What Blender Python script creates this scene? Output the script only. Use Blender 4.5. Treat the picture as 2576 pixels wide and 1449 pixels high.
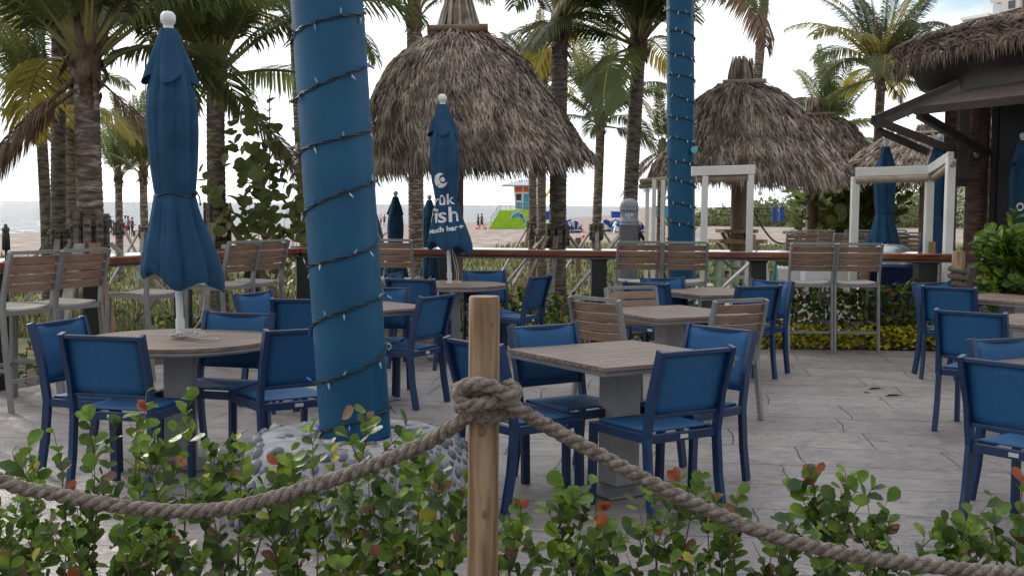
import bpy, bmesh, math, random
from mathutils import Vector, Matrix, noise
R = math.radians
V = Vector
for o in list(bpy.data.objects): bpy.data.objects.remove(o)
SC = bpy.context.scene
COL = SC.collection
# ---------------------------------------------------------------- camera
H = 1.55; FPX = 2950.0
PIT = math.atan((724.5 - 516.3) / FPX); ROL = math.atan(.0087)
_f = V((0, math.cos(PIT), -math.sin(PIT))); _u = V((0, math.sin(PIT), math.cos(PIT))); _r = V((1, 0, 0))
cr = math.cos(ROL) * _r + math.sin(ROL) * _u; cu = -math.sin(ROL) * _r + math.cos(ROL) * _u
cam = bpy.data.cameras.new('camera'); camo = bpy.data.objects.new('camera', cam); COL.objects.link(camo)
cam.sensor_width = 36; cam.lens = FPX / 2576 * 36; cam.clip_start = .05; cam.clip_end = 20000
M = Matrix((cr, cu, -_f)).transposed().to_4x4(); M.translation = V((0, 0, H)); camo.matrix_world = M
SC.camera = camo
# ---------------------------------------------------------------- sky, sun, exposure
SC.view_settings.view_transform = 'Standard'; SC.view_settings.look = 'None'
SC.view_settings.exposure = 0.70; SC.view_settings.gamma = 1.0
SC.cycles.max_bounces = 6; SC.cycles.transparent_max_bounces = 8; SC.cycles.use_denoising = True
SUN_EL, SUN_AZ = 24.0, -38.0            # azimuth from +Y towards +X
W = bpy.data.worlds.new('World'); SC.world = W; W.use_nodes = True
nt = W.node_tree; nt.nodes.clear(); L = nt.links.new
def N(t, **k):
    n = nt.nodes.new(t)
    for a, b in k.items(): setattr(n, a, b)
    return n
sky = N('ShaderNodeTexSky', sky_type='NISHITA', sun_disc=False, sun_elevation=R(SUN_EL), sun_rotation=R(SUN_AZ))
sky.air_density = 1.0; sky.dust_density = 1.0; sky.ozone_density = 1.2
bg1 = N('ShaderNodeBackground'); bg1.inputs[1].default_value = .10; L(sky.outputs[0], bg1.inputs[0])
tc = N('ShaderNodeTexCoord'); sep = N('ShaderNodeSeparateXYZ'); L(tc.outputs['Generated'], sep.inputs[0])
mp = N('ShaderNodeMapping'); mp.inputs['Scale'].default_value = (1, 1, 2.6); mp.inputs['Location'].default_value = (.35, .2, .4); L(tc.outputs['Generated'], mp.inputs[0])
nz = N('ShaderNodeTexNoise'); nz.inputs['Scale'].default_value = 2.2; nz.inputs['Detail'].default_value = 7; nz.inputs['Roughness'].default_value = .58
L(mp.outputs[0], nz.inputs[0])
# fewer clouds to the upper right (the photo's blue patch)
dt = N('ShaderNodeVectorMath', operation='DOT_PRODUCT'); L(tc.outputs['Generated'], dt.inputs[0])
dt.inputs[1].default_value = V((.62, 1.0, .45)).normalized()
mr = N('ShaderNodeMapRange'); mr.inputs[1].default_value = .93; mr.inputs[2].default_value = 1.0; mr.inputs[3].default_value = .16; mr.inputs[4].default_value = -.26; L(dt.outputs['Value'], mr.inputs[0])
ad = N('ShaderNodeMath', operation='ADD'); L(nz.outputs[0], ad.inputs[0]); L(mr.outputs[0], ad.inputs[1])
rp = N('ShaderNodeMapRange', interpolation_type='SMOOTHSTEP'); rp.inputs[1].default_value = .42; rp.inputs[2].default_value = .58; L(ad.outputs[0], rp.inputs[0])
# cloud brightness: bright towards the sun over the sea, duller overhead and behind
dt2 = N('ShaderNodeVectorMath', operation='DOT_PRODUCT'); L(tc.outputs['Generated'], dt2.inputs[0])
dt2.inputs[1].default_value = V((-.35, 1.0, .35)).normalized()
mb = N('ShaderNodeMapRange'); mb.inputs[1].default_value = -.6; mb.inputs[2].default_value = .9; mb.inputs[3].default_value = .46; mb.inputs[4].default_value = 1.22; L(dt2.outputs['Value'], mb.inputs[0])
nz2 = N('ShaderNodeTexNoise'); nz2.inputs['Scale'].default_value = 5; nz2.inputs['Detail'].default_value = 6; L(mp.outputs[0], nz2.inputs[0])
m2 = N('ShaderNodeMapRange'); m2.inputs[1].default_value = .3; m2.inputs[2].default_value = .7; m2.inputs[3].default_value = .72; m2.inputs[4].default_value = 1.06; L(nz2.outputs[0], m2.inputs[0])
mu = N('ShaderNodeMath', operation='MULTIPLY'); L(mb.outputs[0], mu.inputs[0]); L(m2.outputs[0], mu.inputs[1])
bg2 = N('ShaderNodeBackground'); bg2.inputs[0].default_value = (.95, .975, 1.0, 1); L(mu.outputs[0], bg2.inputs[1])
mx = N('ShaderNodeMixShader'); L(rp.outputs[0], mx.inputs[0]); L(bg1.outputs[0], mx.inputs[1]); L(bg2.outputs[0], mx.inputs[2])
ow = N('ShaderNodeOutputWorld'); L(mx.outputs[0], ow.inputs[0])
sl = bpy.data.lights.new('sun', 'SUN'); sl.energy = 1.5; sl.angle = R(10); sl.color = (1, .94, .86)
so = bpy.data.objects.new('sun', sl); COL.objects.link(so); so.location = (-20, 30, 30)
sd = V((math.sin(R(SUN_AZ)) * math.cos(R(SUN_EL)), math.cos(R(SUN_AZ)) * math.cos(R(SUN_EL)), math.sin(R(SUN_EL))))
so.rotation_euler = sd.to_track_quat('Z', 'Y').to_euler()
# ---------------------------------------------------------------- survey helpers (2576-wide photo grid -> metres)
def _ray(x, y): return FPX * _f + (x - 1288) * cr + (724.5 - y) * cu
def at(x, y, Y):
    d = _ray(x, y); return V((0, 0, H)) + d * (Y / d.y)
def onz(x, y, z=0.):
    d = _ray(x, y); return V((0, 0, H)) + d * ((z - H) / d.z)
# ---------------------------------------------------------------- mesh builder
WL = {}
class MB:
    def __init__(s): s.v = []; s.f = []; s.m = []; s.s = []
    def add(s, vs, fs, m=0, smooth=False):
        b = len(s.v); s.v += [tuple(p) for p in vs]
        for f in fs: s.f.append(tuple(b + i for i in f)); s.m.append(m); s.s.append(smooth)
    def box(s, c, d, rz=0, m=0, Rm=None):
        Rm = Rm or Matrix.Rotation(rz, 3, 'Z'); c = V(c)
        vs = [c + Rm @ V((x * d[0] / 2, y * d[1] / 2, z * d[2] / 2)) for x in (-1, 1) for y in (-1, 1) for z in (-1, 1)]
        s.add(vs, [(0, 1, 3, 2), (4, 6, 7, 5), (0, 4, 5, 1), (2, 3, 7, 6), (0, 2, 6, 4), (1, 5, 7, 3)], m)
    def beam(s, p0, p1, w, h, up=(0, 0, 1), m=0):
        p0, p1 = V(p0), V(p1); d = (p1 - p0).normalized(); a = d.cross(V(up))
        if a.length < 1e-3: a = d.cross(V((0, 1, 0)))
        a.normalize(); b = a.cross(d)
        vs = [p + a * (x * w / 2) + b * (y * h / 2) for p in (p0, p1) for x, y in ((-1, -1), (1, -1), (1, 1), (-1, 1))]
        s.add(vs, [(3, 2, 1, 0), (4, 5, 6, 7), (0, 1, 5, 4), (1, 2, 6, 5), (2, 3, 7, 6), (3, 0, 4, 7)], m)
    def poly_beam(s, pts, w, h, m=0):      # mitred rectangular bar in a plane x = const
        pts = [V(p) for p in pts]; rings = []
        for i, p in enumerate(pts):
            d = (pts[min(i + 1, len(pts) - 1)] - pts[max(i - 1, 0)]).normalized(); a = V((1, 0, 0)); b = d.cross(a).normalized()
            rings.append([p + a * (x * w / 2) + b * (y * h / 2) for x, y in ((-1, -1), (1, -1), (1, 1), (-1, 1))])
        vs = [q for r in rings for q in r]; fs = [(0, 1, 2, 3)]
        for i in range(len(pts) - 1):
            for k in range(4): fs.append((4 * i + k, 4 * i + 4 + k, 4 * i + 4 + (k + 1) % 4, 4 * i + (k + 1) % 4))
        n = 4 * len(pts) - 4; fs.append((n + 3, n + 2, n + 1, n)); s.add(vs, fs, m)
    def tube(s, pts, rad, n=8, m=0, cap=True, smooth=True):
        pts = [V(p) for p in pts]
        if not hasattr(rad, '__len__'): rad = [rad] * len(pts)
        a = None; vs = []
        for i, p in enumerate(pts):
            d = pts[min(i + 1, len(pts) - 1)] - pts[max(i - 1, 0)]
            d = d.normalized() if d.length > 1e-9 else V((0, 0, 1))
            if a is None: a = d.cross(V((0, 0, 1)) if abs(d.z) < .9 else V((1, 0, 0)))
            a = (a - d * a.dot(d)).normalized(); b = d.cross(a)
            for k in range(n):
                t = 2 * math.pi * k / n; vs.append(p + (a * math.cos(t) + b * math.sin(t)) * rad[i])
        fs = [(i * n + k, i * n + (k + 1) % n, i * n + n + (k + 1) % n, i * n + n + k) for i in range(len(pts) - 1) for k in range(n)]
        s.add(vs, fs, m, smooth)
        if cap:
            q = len(pts) * n - n
            s.add(vs[:n], [tuple(reversed(range(n)))], m); s.add(vs[q:], [tuple(range(n))], m)
    def lathe(s, prof, n=16, c=(0, 0, 0), m=0, fn=None, smooth=True, close=True):
        c = V(c); vs = []
        for j, (r, z) in enumerate(prof):
            for k in range(n):
                t = 2 * math.pi * k / n; rr, dz = (r, 0) if fn is None else fn(r, z, t, j)
                vs.append(c + V((rr * math.cos(t), rr * math.sin(t), z + dz)))
        s.add(vs, [(j * n + k, j * n + (k + 1) % n, j * n + n + (k + 1) % n, j * n + n + k) for j in range(len(prof) - 1) for k in range(n)], m, smooth)
        if close:
            q = len(prof) * n - n; s.add(vs[:n], [tuple(reversed(range(n)))], m); s.add(vs[q:], [tuple(range(n))], m)
    def sheet(s, G, th, nrm, m=0, smooth=True):     # G[i][j] points, thickness along nrm
        a, b = len(G), len(G[0]); nrm = V(nrm).normalized() * th
        vs = [V(p) for r in G for p in r]; vs2 = [p + nrm for p in vs]; k = a * b; fs = []
        for i in range(a - 1):
            for j in range(b - 1):
                q = (i * b + j, i * b + j + 1, i * b + b + j + 1, i * b + b + j); fs.append(q[::-1]); fs.append(tuple(k + x for x in q))
        rim = [(0, j) for j in range(b)] + [(i, b - 1) for i in range(1, a)] + [(a - 1, j) for j in range(b - 2, -1, -1)] + [(i, 0) for i in range(a - 2, 0, -1)]
        for q in range(len(rim)):
            x = rim[q][0] * b + rim[q][1]; y = rim[(q + 1) % len(rim)]; y = y[0] * b + y[1]; fs.append((x, y, k + y, k + x))
        s.add(vs + vs2, fs, m, smooth)
    def ball(s, c, r, n=8, m=0, sc=(1, 1, 1), Rm=None):
        c = V(c); Rm = Rm or Matrix.Identity(3); vs = [c + Rm @ V((0, 0, -r * sc[2]))]
        h = n // 2
        for j in range(1, h):
            p = -math.pi / 2 + math.pi * j / h
            for k in range(n):
                t = 2 * math.pi * k / n; vs.append(c + Rm @ V((r * sc[0] * math.cos(p) * math.cos(t), r * sc[1] * math.cos(p) * math.sin(t), r * sc[2] * math.sin(p))))
        vs.append(c + Rm @ V((0, 0, r * sc[2]))); e = len(vs) - 1
        fs = [(0, 1 + (k + 1) % n, 1 + k) for k in range(n)] + [(e, e - n + k, e - n + (k + 1) % n) for k in range(n)]
        for j in range(h - 2):
            for k in range(n): fs.append((1 + j * n + k, 1 + j * n + (k + 1) % n, 1 + j * n + n + (k + 1) % n, 1 + j * n + n + k))
        s.add(vs, fs, m, True)
    def build(s, name, mats, parent=None, bevel=0, local=False):
        off = V((0, 0, 0)) if (parent is None or local) else WL.get(parent.name, V((0, 0, 0)))
        me = bpy.data.meshes.new(name)
        me.from_pydata([(p[0] - off[0], p[1] - off[1], p[2] - off[2]) for p in s.v], [], s.f)
        for mt in (mats if isinstance(mats, (list, tuple)) else [mats]): me.materials.append(mt)
        me.polygons.foreach_set('material_index', s.m); me.polygons.foreach_set('use_smooth', s.s); me.update()
        o = bpy.data.objects.new(name, me); COL.objects.link(o)
        if parent is not None: o.parent = parent; WL[o.name] = off
        if bevel:
            b = o.modifiers.new('bevel', 'BEVEL'); b.width = bevel; b.segments = 2; b.limit_method = 'ANGLE'; b.angle_limit = R(40)
        return o
def tag(o, label=None, cat=None, group=None, kind=None):
    if label: o['label'] = label
    if cat: o['category'] = cat
    if group: o['group'] = group
    if kind: o['kind'] = kind
    return o
def thing(name, label, cat, loc=(0, 0, 0), rz=0, group=None):
    o = bpy.data.objects.new(name, None); COL.objects.link(o); o.empty_display_size = .2
    o.location = loc; o.rotation_euler = (0, 0, rz); WL[o.name] = V(loc); return tag(o, label, cat, group)
def copytree(o, parent=None):
    c = o.copy(); COL.objects.link(c); c.parent = parent
    for ch in [x for x in o.children if x.name not in ()]: copytree(ch, c)
    return c
def dup(o, loc, rz, label, group=None, sc=None):
    c = copytree(o); c.location = loc; c.rotation_euler = (0, 0, rz); c['label'] = label
    if group: c['group'] = group
    if sc: c.scale = (sc, sc, sc)
    return c
# ---------------------------------------------------------------- materials
def mat(name, c1, c2=None, scale=8, rough=.6, bump=0, bscale=None, metal=0, spec=.5, stretch=(1, 1, 1), vary=0, contrast=(.35, .65), coat=0, detail=5, transl=0, rough2=None, c3=None):
    m = bpy.data.materials.new(name); m.use_nodes = True; t = m.node_tree; b = t.nodes['Principled BSDF']; K = t.links.new
    b.inputs['Roughness'].default_value = rough; b.inputs['Metallic'].default_value = metal; b.inputs['Specular IOR Level'].default_value = spec
    b.inputs['Coat Weight'].default_value = coat; b.inputs['Base Color'].default_value = (*c1, 1)
    tcn = t.nodes.new('ShaderNodeTexCoord'); mp_ = t.nodes.new('ShaderNodeMapping'); mp_.inputs['Scale'].default_value = stretch; K(tcn.outputs['Object'], mp_.inputs[0])
    col = None
    if c2 is not None:
        n = t.nodes.new('ShaderNodeTexNoise'); n.inputs['Scale'].default_value = scale; n.inputs['Detail'].default_value = detail; K(mp_.outputs[0], n.inputs[0])
        r = t.nodes.new('ShaderNodeValToRGB'); r.color_ramp.elements[0].position = contrast[0]; r.color_ramp.elements[1].position = contrast[1]
        r.color_ramp.elements[0].color = (*c1, 1); r.color_ramp.elements[1].color = (*c2, 1)
        if c3: e = r.color_ramp.elements.new((contrast[0] + contrast[1]) / 2); e.color = (*c3, 1)
        K(n.outputs[0], r.inputs[0]); col = r.outputs[0]
        if rough2 is not None:
            q = t.nodes.new('ShaderNodeMapRange'); q.inputs[3].default_value = rough; q.inputs[4].default_value = rough2; K(n.outputs[0], q.inputs[0]); K(q.outputs[0], b.inputs['Roughness'])
    if vary:
        oi = t.nodes.new('ShaderNodeObjectInfo'); q = t.nodes.new('ShaderNodeMapRange'); q.inputs[3].default_value = 1 - vary; q.inputs[4].default_value = 1 + vary; K(oi.outputs['Random'], q.inputs[0])
        h = t.nodes.new('ShaderNodeHueSaturation'); h.inputs['Color'].default_value = (*c1, 1); K(q.outputs[0], h.inputs['Value'])
        if col: K(col, h.inputs['Color'])
        col = h.outputs[0]
    if col: K(col, b.inputs['Base Color'])
    if bump:
        n2 = t.nodes.new('ShaderNodeTexNoise'); n2.inputs['Scale'].default_value = bscale or scale * 3; n2.inputs['Detail'].default_value = 4; K(mp_.outputs[0], n2.inputs[0])
        bp = t.nodes.new('ShaderNodeBump'); bp.inputs['Strength'].default_value = bump; bp.inputs['Distance'].default_value = .02; K(n2.outputs[0], bp.inputs['Height']); K(bp.outputs[0], b.inputs['Normal'])
    if transl:
        tr = t.nodes.new('ShaderNodeBsdfTranslucent'); ms = t.nodes.new('ShaderNodeMixShader'); ms.inputs[0].default_value = transl
        tr.inputs[0].default_value = (*c1, 1)
        if col:
            g = t.nodes.new('ShaderNodeGamma'); g.inputs[1].default_value = .85; K(col, g.inputs[0]); K(g.outputs[0], tr.inputs[0])
        K(b.outputs[0], ms.inputs[1]); K(tr.outputs[0], ms.inputs[2]); K(ms.outputs[0], t.nodes['Material Output'].inputs[0])
    return m
MT = {}
MT['navy'] = mat('navy_painted_metal', (.007, .027, .084), (.010, .037, .105), 6, .38, vary=.12)
MT['sling'] = mat('blue_mesh_fabric', (.009, .078, .205), (.015, .105, .265), 70, .55, .4, 300, vary=.1, spec=.35, contrast=(.3, .7))
MT['badge'] = mat('silver_badge', (.55, .55, .55), None, rough=.4)
MT['teak'] = mat('faux_teak', (.19, .115, .078), (.29, .185, .13), 5, .45, .15, 30, stretch=(1, 8, 8), vary=.12)
MT['tabletop'] = mat('weathered_plank', (.155, .108, .085), (.27, .205, .168), 3, .33, .12, 22, stretch=(1, 12, 12), vary=.08, rough2=.5)
MT['greymetal'] = mat('brushed_grey_metal', (.20, .20, .20), (.26, .255, .25), 5, .42, metal=.25, vary=.08)
MT['tablemetal'] = mat('table_column_paint', (.30, .30, .30), (.36, .36, .355), 5, .45)
MT['alu'] = mat('white_aluminium', (.66, .65, .62), (.74, .73, .70), 3, .35, metal=.2)
MT['whiteplastic'] = mat('white_painted_pole', (.68, .69, .72), (.74, .75, .77), 4, .35)
MT['canvas'] = mat('umbrella_canvas', (.014, .055, .118), (.025, .085, .168), 7, .85, .35, 160, spec=.25, vary=.08, detail=8, contrast=(.3, .72))
MT['print'] = mat('white_print', (.72, .74, .76), None, rough=.7)
MT['strap'] = mat('dark_strap', (.008, .03, .06), None, rough=.7)
MT['rail'] = mat('varnished_redwood', (.12, .028, .014), (.22, .065, .03), 3, .13, .05, 14, stretch=(1, 6, 6), coat=.6)
MT['black'] = mat('black_metal', (.012, .012, .013), (.022, .021, .02), 8, .45)
MT['dark_post'] = mat('dark_post_paint', (.010, .013, .012), (.022, .026, .022), 4, .5, .1, 20)
MT['bark'] = mat('palm_bark', (.10, .075, .062), (.42, .34, .295), 6, .85, .9, 22, stretch=(1, 1, 3.5), detail=8, c3=(.18, .14, .12))
MT['bark_dark'] = mat('dark_palm_bark', (.06, .048, .042), (.26, .215, .185), 6, .85, .9, 22, stretch=(1, 1, 3.5), detail=8)
MT['fibre'] = mat('palm_fibre', (.055, .032, .022), (.20, .135, .095), 9, .9, .8, 40, stretch=(1, 1, .5))
MT['petiole'] = mat('palm_petiole', (.16, .15, .045), (.26, .23, .08), 3, .5)
MT['frond'] = mat('palm_leaf_green', (.060, .082, .026), (.13, .15, .045), 1.2, .5, spec=.35, transl=.48, vary=.35)
MT['frond_y'] = mat('palm_leaf_yellowing', (.20, .17, .03), (.38, .29, .05), 1.2, .5, transl=.5, vary=.25)
MT['frond_d'] = mat('palm_leaf_dry', (.14, .085, .055), (.26, .175, .12), 1.5, .8, transl=.35, vary=.2)
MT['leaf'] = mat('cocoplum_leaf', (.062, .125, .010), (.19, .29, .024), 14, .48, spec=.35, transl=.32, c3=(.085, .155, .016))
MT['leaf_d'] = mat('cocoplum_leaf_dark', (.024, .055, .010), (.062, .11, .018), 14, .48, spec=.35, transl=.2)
MT['leaf_y'] = mat('young_yellow_leaf', (.30, .30, .025), (.50, .42, .04), 14, .4, transl=.35)
MT['leaf_r'] = mat('young_red_leaf', (.26, .045, .028), (.36, .12, .045), 14, .4, transl=.35)
MT['leaf_b'] = mat('old_brown_leaf', (.13, .06, .03), (.20, .11, .045), 14, .5, transl=.2)
MT['leaf_sea'] = mat('sea_grape_leaf', (.095, .135, .035), (.20, .22, .065), 5, .42, transl=.42)
MT['twig'] = mat('twig_bark', (.09, .06, .045), (.16, .12, .09), 20, .8)
MT['thatch'] = mat('dry_thatch', (.185, .148, .12), (.54, .46, .39), 3.5, .9, transl=.08)
MT['thatch_d'] = mat('dark_thatch', (.085, .06, .046), (.25, .18, .135), 3.5, .9)
MT['thatch_b'] = mat('brown_thatch', (.14, .10, .08), (.32, .24, .20), 3.5, .9)
MT['thatch_core'] = mat('thatch_under_layer', (.03, .023, .02), (.06, .046, .04), 5, .95)
MT['log'] = mat('bamboo_log', (.26, .20, .15), (.40, .32, .25), 4, .6, .2, 20, stretch=(1, 1, 1))
MT['log_red'] = mat('brown_log', (.13, .075, .052), (.22, .13, .09), 4, .6, .3, 20)
MT['counter'] = mat('wood_counter', (.22, .13, .07), (.36, .23, .13), 4, .4, stretch=(1, 6, 6))
MT['lumber'] = mat('weathered_lumber', (.24, .22, .205), (.40, .37, .345), 3, .8, .35, 30, stretch=(6, 6, 1))
MT['lumber_b'] = mat('brown_lumber', (.20, .11, .065), (.30, .18, .11), 3, .8, .3, 30, stretch=(6, 6, 1))
MT['grey'] = mat('grey_bollard_paint', (.20, .215, .26), (.26, .275, .32), 5, .5)
MT['darkwall'] = mat('dark_screen', (.010, .011, .016), (.018, .019, .025), 30, .7)
MT['brownpanel'] = mat('brown_awning', (.040, .030, .027), (.060, .047, .043), 2, .95, .2, 40, spec=.05)
MT['darkbrown'] = mat('dark_brown_wood', (.030, .021, .019), (.055, .040, .035), 3, .6)
MT['bulb'] = mat('clear_bulb', (.36, .46, .54), None, rough=.15, spec=.8)
MT['bulb_b'] = mat('blue_bulb', (.03, .12, .62), None, rough=.2, spec=.8)
MT['wire'] = mat('dark_wire', (.008, .022, .034), None, rough=.45)
MT['lime'] = mat('lime_paint', (.32, .62, .015), (.40, .72, .03), 1.5, .6)
MT['white'] = mat('white_paint', (.76, .77, .78), (.82, .83, .84), 2, .5)
MT['orange'] = mat('orange_paint', (.72, .11, .012), None, rough=.5)
MT['cyan'] = mat('cyan_paint', (.03, .34, .62), None, rough=.5)
MT['roofmetal'] = mat('grey_blue_roof', (.30, .36, .42), (.38, .44, .50), 2, .4, metal=.4)
MT['glass'] = mat('window_glass', (.03, .04, .05), None, rough=.08, spec=.8)
MT['cloth_blue'] = mat('blue_cloth', (.02, .07, .36), None, rough=.8)
MT['cloth_red'] = mat('red_cloth', (.50, .03, .03), None, rough=.8)
MT['cloth_dark'] = mat('dark_cloth', (.03, .03, .04), None, rough=.8)
MT['cloth_white'] = mat('white_cloth', (.72, .72, .72), None, rough=.8)
MT['skin'] = mat('skin', (.32, .17, .11), None, rough=.6)
MT['hair'] = mat('hair', (.02, .014, .01), None, rough=.6)
MT['cord'] = mat('white_cord', (.50, .48, .45), None, rough=.7)
MT['cone'] = mat('orange_plastic', (.75, .09, .02), None, rough=.5)
MT['yellow'] = mat('yellow_cloth', (.80, .55, .02), None, rough=.6)
MT['teal'] = mat('teal_paint', (.05, .30, .34), None, rough=.5)
MT['blueplastic'] = mat('dark_blue_steel', (.012, .022, .10), (.02, .035, .14), 30, .45)
MT['pebble'] = mat('river_pebble', (.075, .082, .100), (.20, .21, .235), 9, .55, .1, 60, c3=(.12, .135, .17))
MT['pebble_l'] = mat('pale_pebble', (.30, .28, .25), (.42, .40, .36), 9, .55)
MT['mortar'] = mat('pale_mortar', (.25, .25, .27), (.36, .36, .38), 10, .85, .5, 50)
MT['rope'] = mat('sisal_rope', (.17, .135, .115), (.40, .34, .295), 50, .95, .9, 220, detail=6)
MT['concrete'] = mat('pale_concrete', (.42, .41, .39), (.52, .51, .49), 4, .8)
def wood_post():
    m = bpy.data.materials.new('pine_post'); m.use_nodes = True; t = m.node_tree; b = t.nodes['Principled BSDF']; K = t.links.new
    tcn = t.nodes.new('ShaderNodeTexCoord'); mp_ = t.nodes.new('ShaderNodeMapping'); mp_.inputs['Scale'].default_value = (1, 1, .12); mp_.inputs['Rotation'].default_value = (.03, .05, 0); K(tcn.outputs['Object'], mp_.inputs[0])
    w = t.nodes.new('ShaderNodeTexWave'); w.wave_type = 'RINGS'; w.rings_direction = 'Z'; w.inputs['Scale'].default_value = 11; w.inputs['Distortion'].default_value = 7; w.inputs['Detail'].default_value = 3; w.inputs['Detail Scale'].default_value = 2.2
    K(mp_.outputs[0], w.inputs[0])
    r = t.nodes.new('ShaderNodeValToRGB'); r.color_ramp.elements[0].color = (.235, .148, .082, 1); r.color_ramp.elements[1].color = (.37, .255, .155, 1); r.color_ramp.elements[0].position = .1; K(w.outputs[0], r.inputs[0])
    n = t.nodes.new('ShaderNodeTexNoise'); n.inputs['Scale'].default_value = 7; n.inputs['Detail'].default_value = 6
    mp2 = t.nodes.new('ShaderNodeMapping'); mp2.inputs['Scale'].default_value = (2, 2, .35); K(tcn.outputs['Object'], mp2.inputs[0]); K(mp2.outputs[0], n.inputs[0])
    r2 = t.nodes.new('ShaderNodeValToRGB'); r2.color_ramp.elements[0].position = .36; r2.color_ramp.elements[0].color = (.60, .53, .46, 1); r2.color_ramp.elements[1].position = .62; r2.color_ramp.elements[1].color = (1, 1, 1, 1); K(n.outputs[0], r2.inputs[0])
    mm = t.nodes.new('ShaderNodeMixRGB'); mm.blend_type = 'MULTIPLY'; mm.inputs[0].default_value = 1; K(r.outputs[0], mm.inputs[1]); K(r2.outputs[0], mm.inputs[2]); K(mm.outputs[0], b.inputs['Base Color'])
    b.inputs['Roughness'].default_value = .62
    bp = t.nodes.new('ShaderNodeBump'); bp.inputs['Strength'].default_value = .5; bp.inputs['Distance'].default_value = .004; K(n.outputs[0], bp.inputs['Height']); K(bp.outputs[0], b.inputs['Normal'])
    return m
MT['post'] = wood_post()
def column_paint():
    m = mat('blue_column_paint', (.006, .068, .148), (.012, .095, .195), 3, .46, .10, 110, detail=7, spec=.28)
    return m
MT['column'] = column_paint()
def paving():
    m = bpy.data.materials.new('stamped_concrete'); m.use_nodes = True; t = m.node_tree; b = t.nodes['Principled BSDF']; K = t.links.new
    def nd(k, **a):
        n = t.nodes.new('ShaderNode' + k)
        for q, v in a.items(): setattr(n, q, v)
        return n
    def noise_(src, sc, det=6, ro=.55, di=0):
        n = nd('TexNoise'); n.inputs['Scale'].default_value = sc; n.inputs['Detail'].default_value = det; n.inputs['Roughness'].default_value = ro; n.inputs['Distortion'].default_value = di; K(src, n.inputs[0]); return n
    def ramp(src, p0, c0, p1, c1):
        r = nd('ValToRGB'); e = r.color_ramp.elements; e[0].position = p0; e[0].color = (*c0, 1); e[1].position = p1; e[1].color = (*c1, 1); K(src, r.inputs[0]); return r.outputs[0]
    def mul(a, c, f=1.0):
        n = nd('MixRGB', blend_type='MULTIPLY'); n.inputs[0].default_value = f; K(a, n.inputs[1]); K(c, n.inputs[2]); return n.outputs[0]
    g = nd('NewGeometry'); mp_ = nd('Mapping'); mp_.inputs['Rotation'].default_value = (0, 0, R(7)); K(g.outputs['Position'], mp_.inputs[0]); P = mp_.outputs[0]
    wob = noise_(P, 1.1, 3); w2 = noise_(P, 6, 3)
    a1 = nd('MixRGB', blend_type='LINEAR_LIGHT'); a1.inputs[0].default_value = .085; K(P, a1.inputs[1]); K(wob.outputs['Color'], a1.inputs[2])
    a2 = nd('MixRGB', blend_type='LINEAR_LIGHT'); a2.inputs[0].default_value = .012; K(a1.outputs[0], a2.inputs[1]); K(w2.outputs['Color'], a2.inputs[2])
    br = nd('TexBrick'); br.offset = .43; br.squash = 1.45; br.squash_frequency = 3; br.inputs['Scale'].default_value = 1
    br.inputs['Brick Width'].default_value = .92; br.inputs['Row Height'].default_value = .55; br.inputs['Mortar Size'].default_value = .008; br.inputs['Mortar Smooth'].default_value = 1.0
    br.inputs['Color1'].default_value = (.84, .84, .85, 1); br.inputs['Color2'].default_value = (1, 1, 1, 1); K(a2.outputs[0], br.inputs[0])
    big = noise_(P, .9, 8, .62); mid = noise_(P, 3.4, 9, .66, 1.2)
    mpf = nd('Mapping'); mpf.inputs['Scale'].default_value = (.55, 1.5, 1); mpf.inputs['Rotation'].default_value = (0, 0, .35); K(P, mpf.inputs[0]); fis = noise_(mpf.outputs[0], 1.9, 6, .6, 1.4)
    col = ramp(big.outputs[0], .32, (.228, .200, .192), .70, (.345, .310, .298))
    col = mul(col, ramp(mid.outputs[0], .36, (.78, .775, .79), .60, (1.06, 1.05, 1.04)))
    col = mul(col, br.outputs['Color'], .9)
    # hair-line slate fissures: contour lines of the noise
    d = nd('Math', operation='PINGPONG'); d.inputs[1].default_value = .045; K(fis.outputs[0], d.inputs[0]); sm = nd('MapRange', interpolation_type='SMOOTHSTEP'); sm.inputs[1].default_value = 0; sm.inputs[2].default_value = .0055; K(d.outputs[0], sm.inputs[0])
    fc = nd('MixRGB'); fc.inputs[1].default_value = (.70, .69, .70, 1); fc.inputs[2].default_value = (1, 1, 1, 1); K(sm.outputs[0], fc.inputs[0]); col = mul(col, fc.outputs[0], .75)
    jc = nd('MixRGB'); jc.inputs[1].default_value = (1, 1, 1, 1); jc.inputs[2].default_value = (.70, .68, .68, 1); K(br.outputs['Fac'], jc.inputs[0]); col = mul(col, jc.outputs[0], .8)
    K(col, b.inputs['Base Color']); b.inputs['Roughness'].default_value = .46; b.inputs['Specular IOR Level'].default_value = .5
    h1 = nd('Math', operation='MULTIPLY_ADD'); h1.inputs[1].default_value = -.13; K(br.outputs['Fac'], h1.inputs[0]); K(mid.outputs[0], h1.inputs[2])
    h2 = nd('Math', operation='MULTIPLY_ADD'); h2.inputs[1].default_value = .16; K(sm.outputs[0], h2.inputs[0]); K(h1.outputs[0], h2.inputs[2])
    h3 = nd('Math', operation='MULTIPLY_ADD'); h3.inputs[1].default_value = .8; K(fis.outputs[0], h3.inputs[0]); K(h2.outputs[0], h3.inputs[2])
    bp = nd('Bump'); bp.inputs['Strength'].default_value = .85; bp.inputs['Distance'].default_value = .03; K(h3.outputs[0], bp.inputs['Height']); K(bp.outputs[0], b.inputs['Normal'])
    return m
MT['paving'] = paving()
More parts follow.
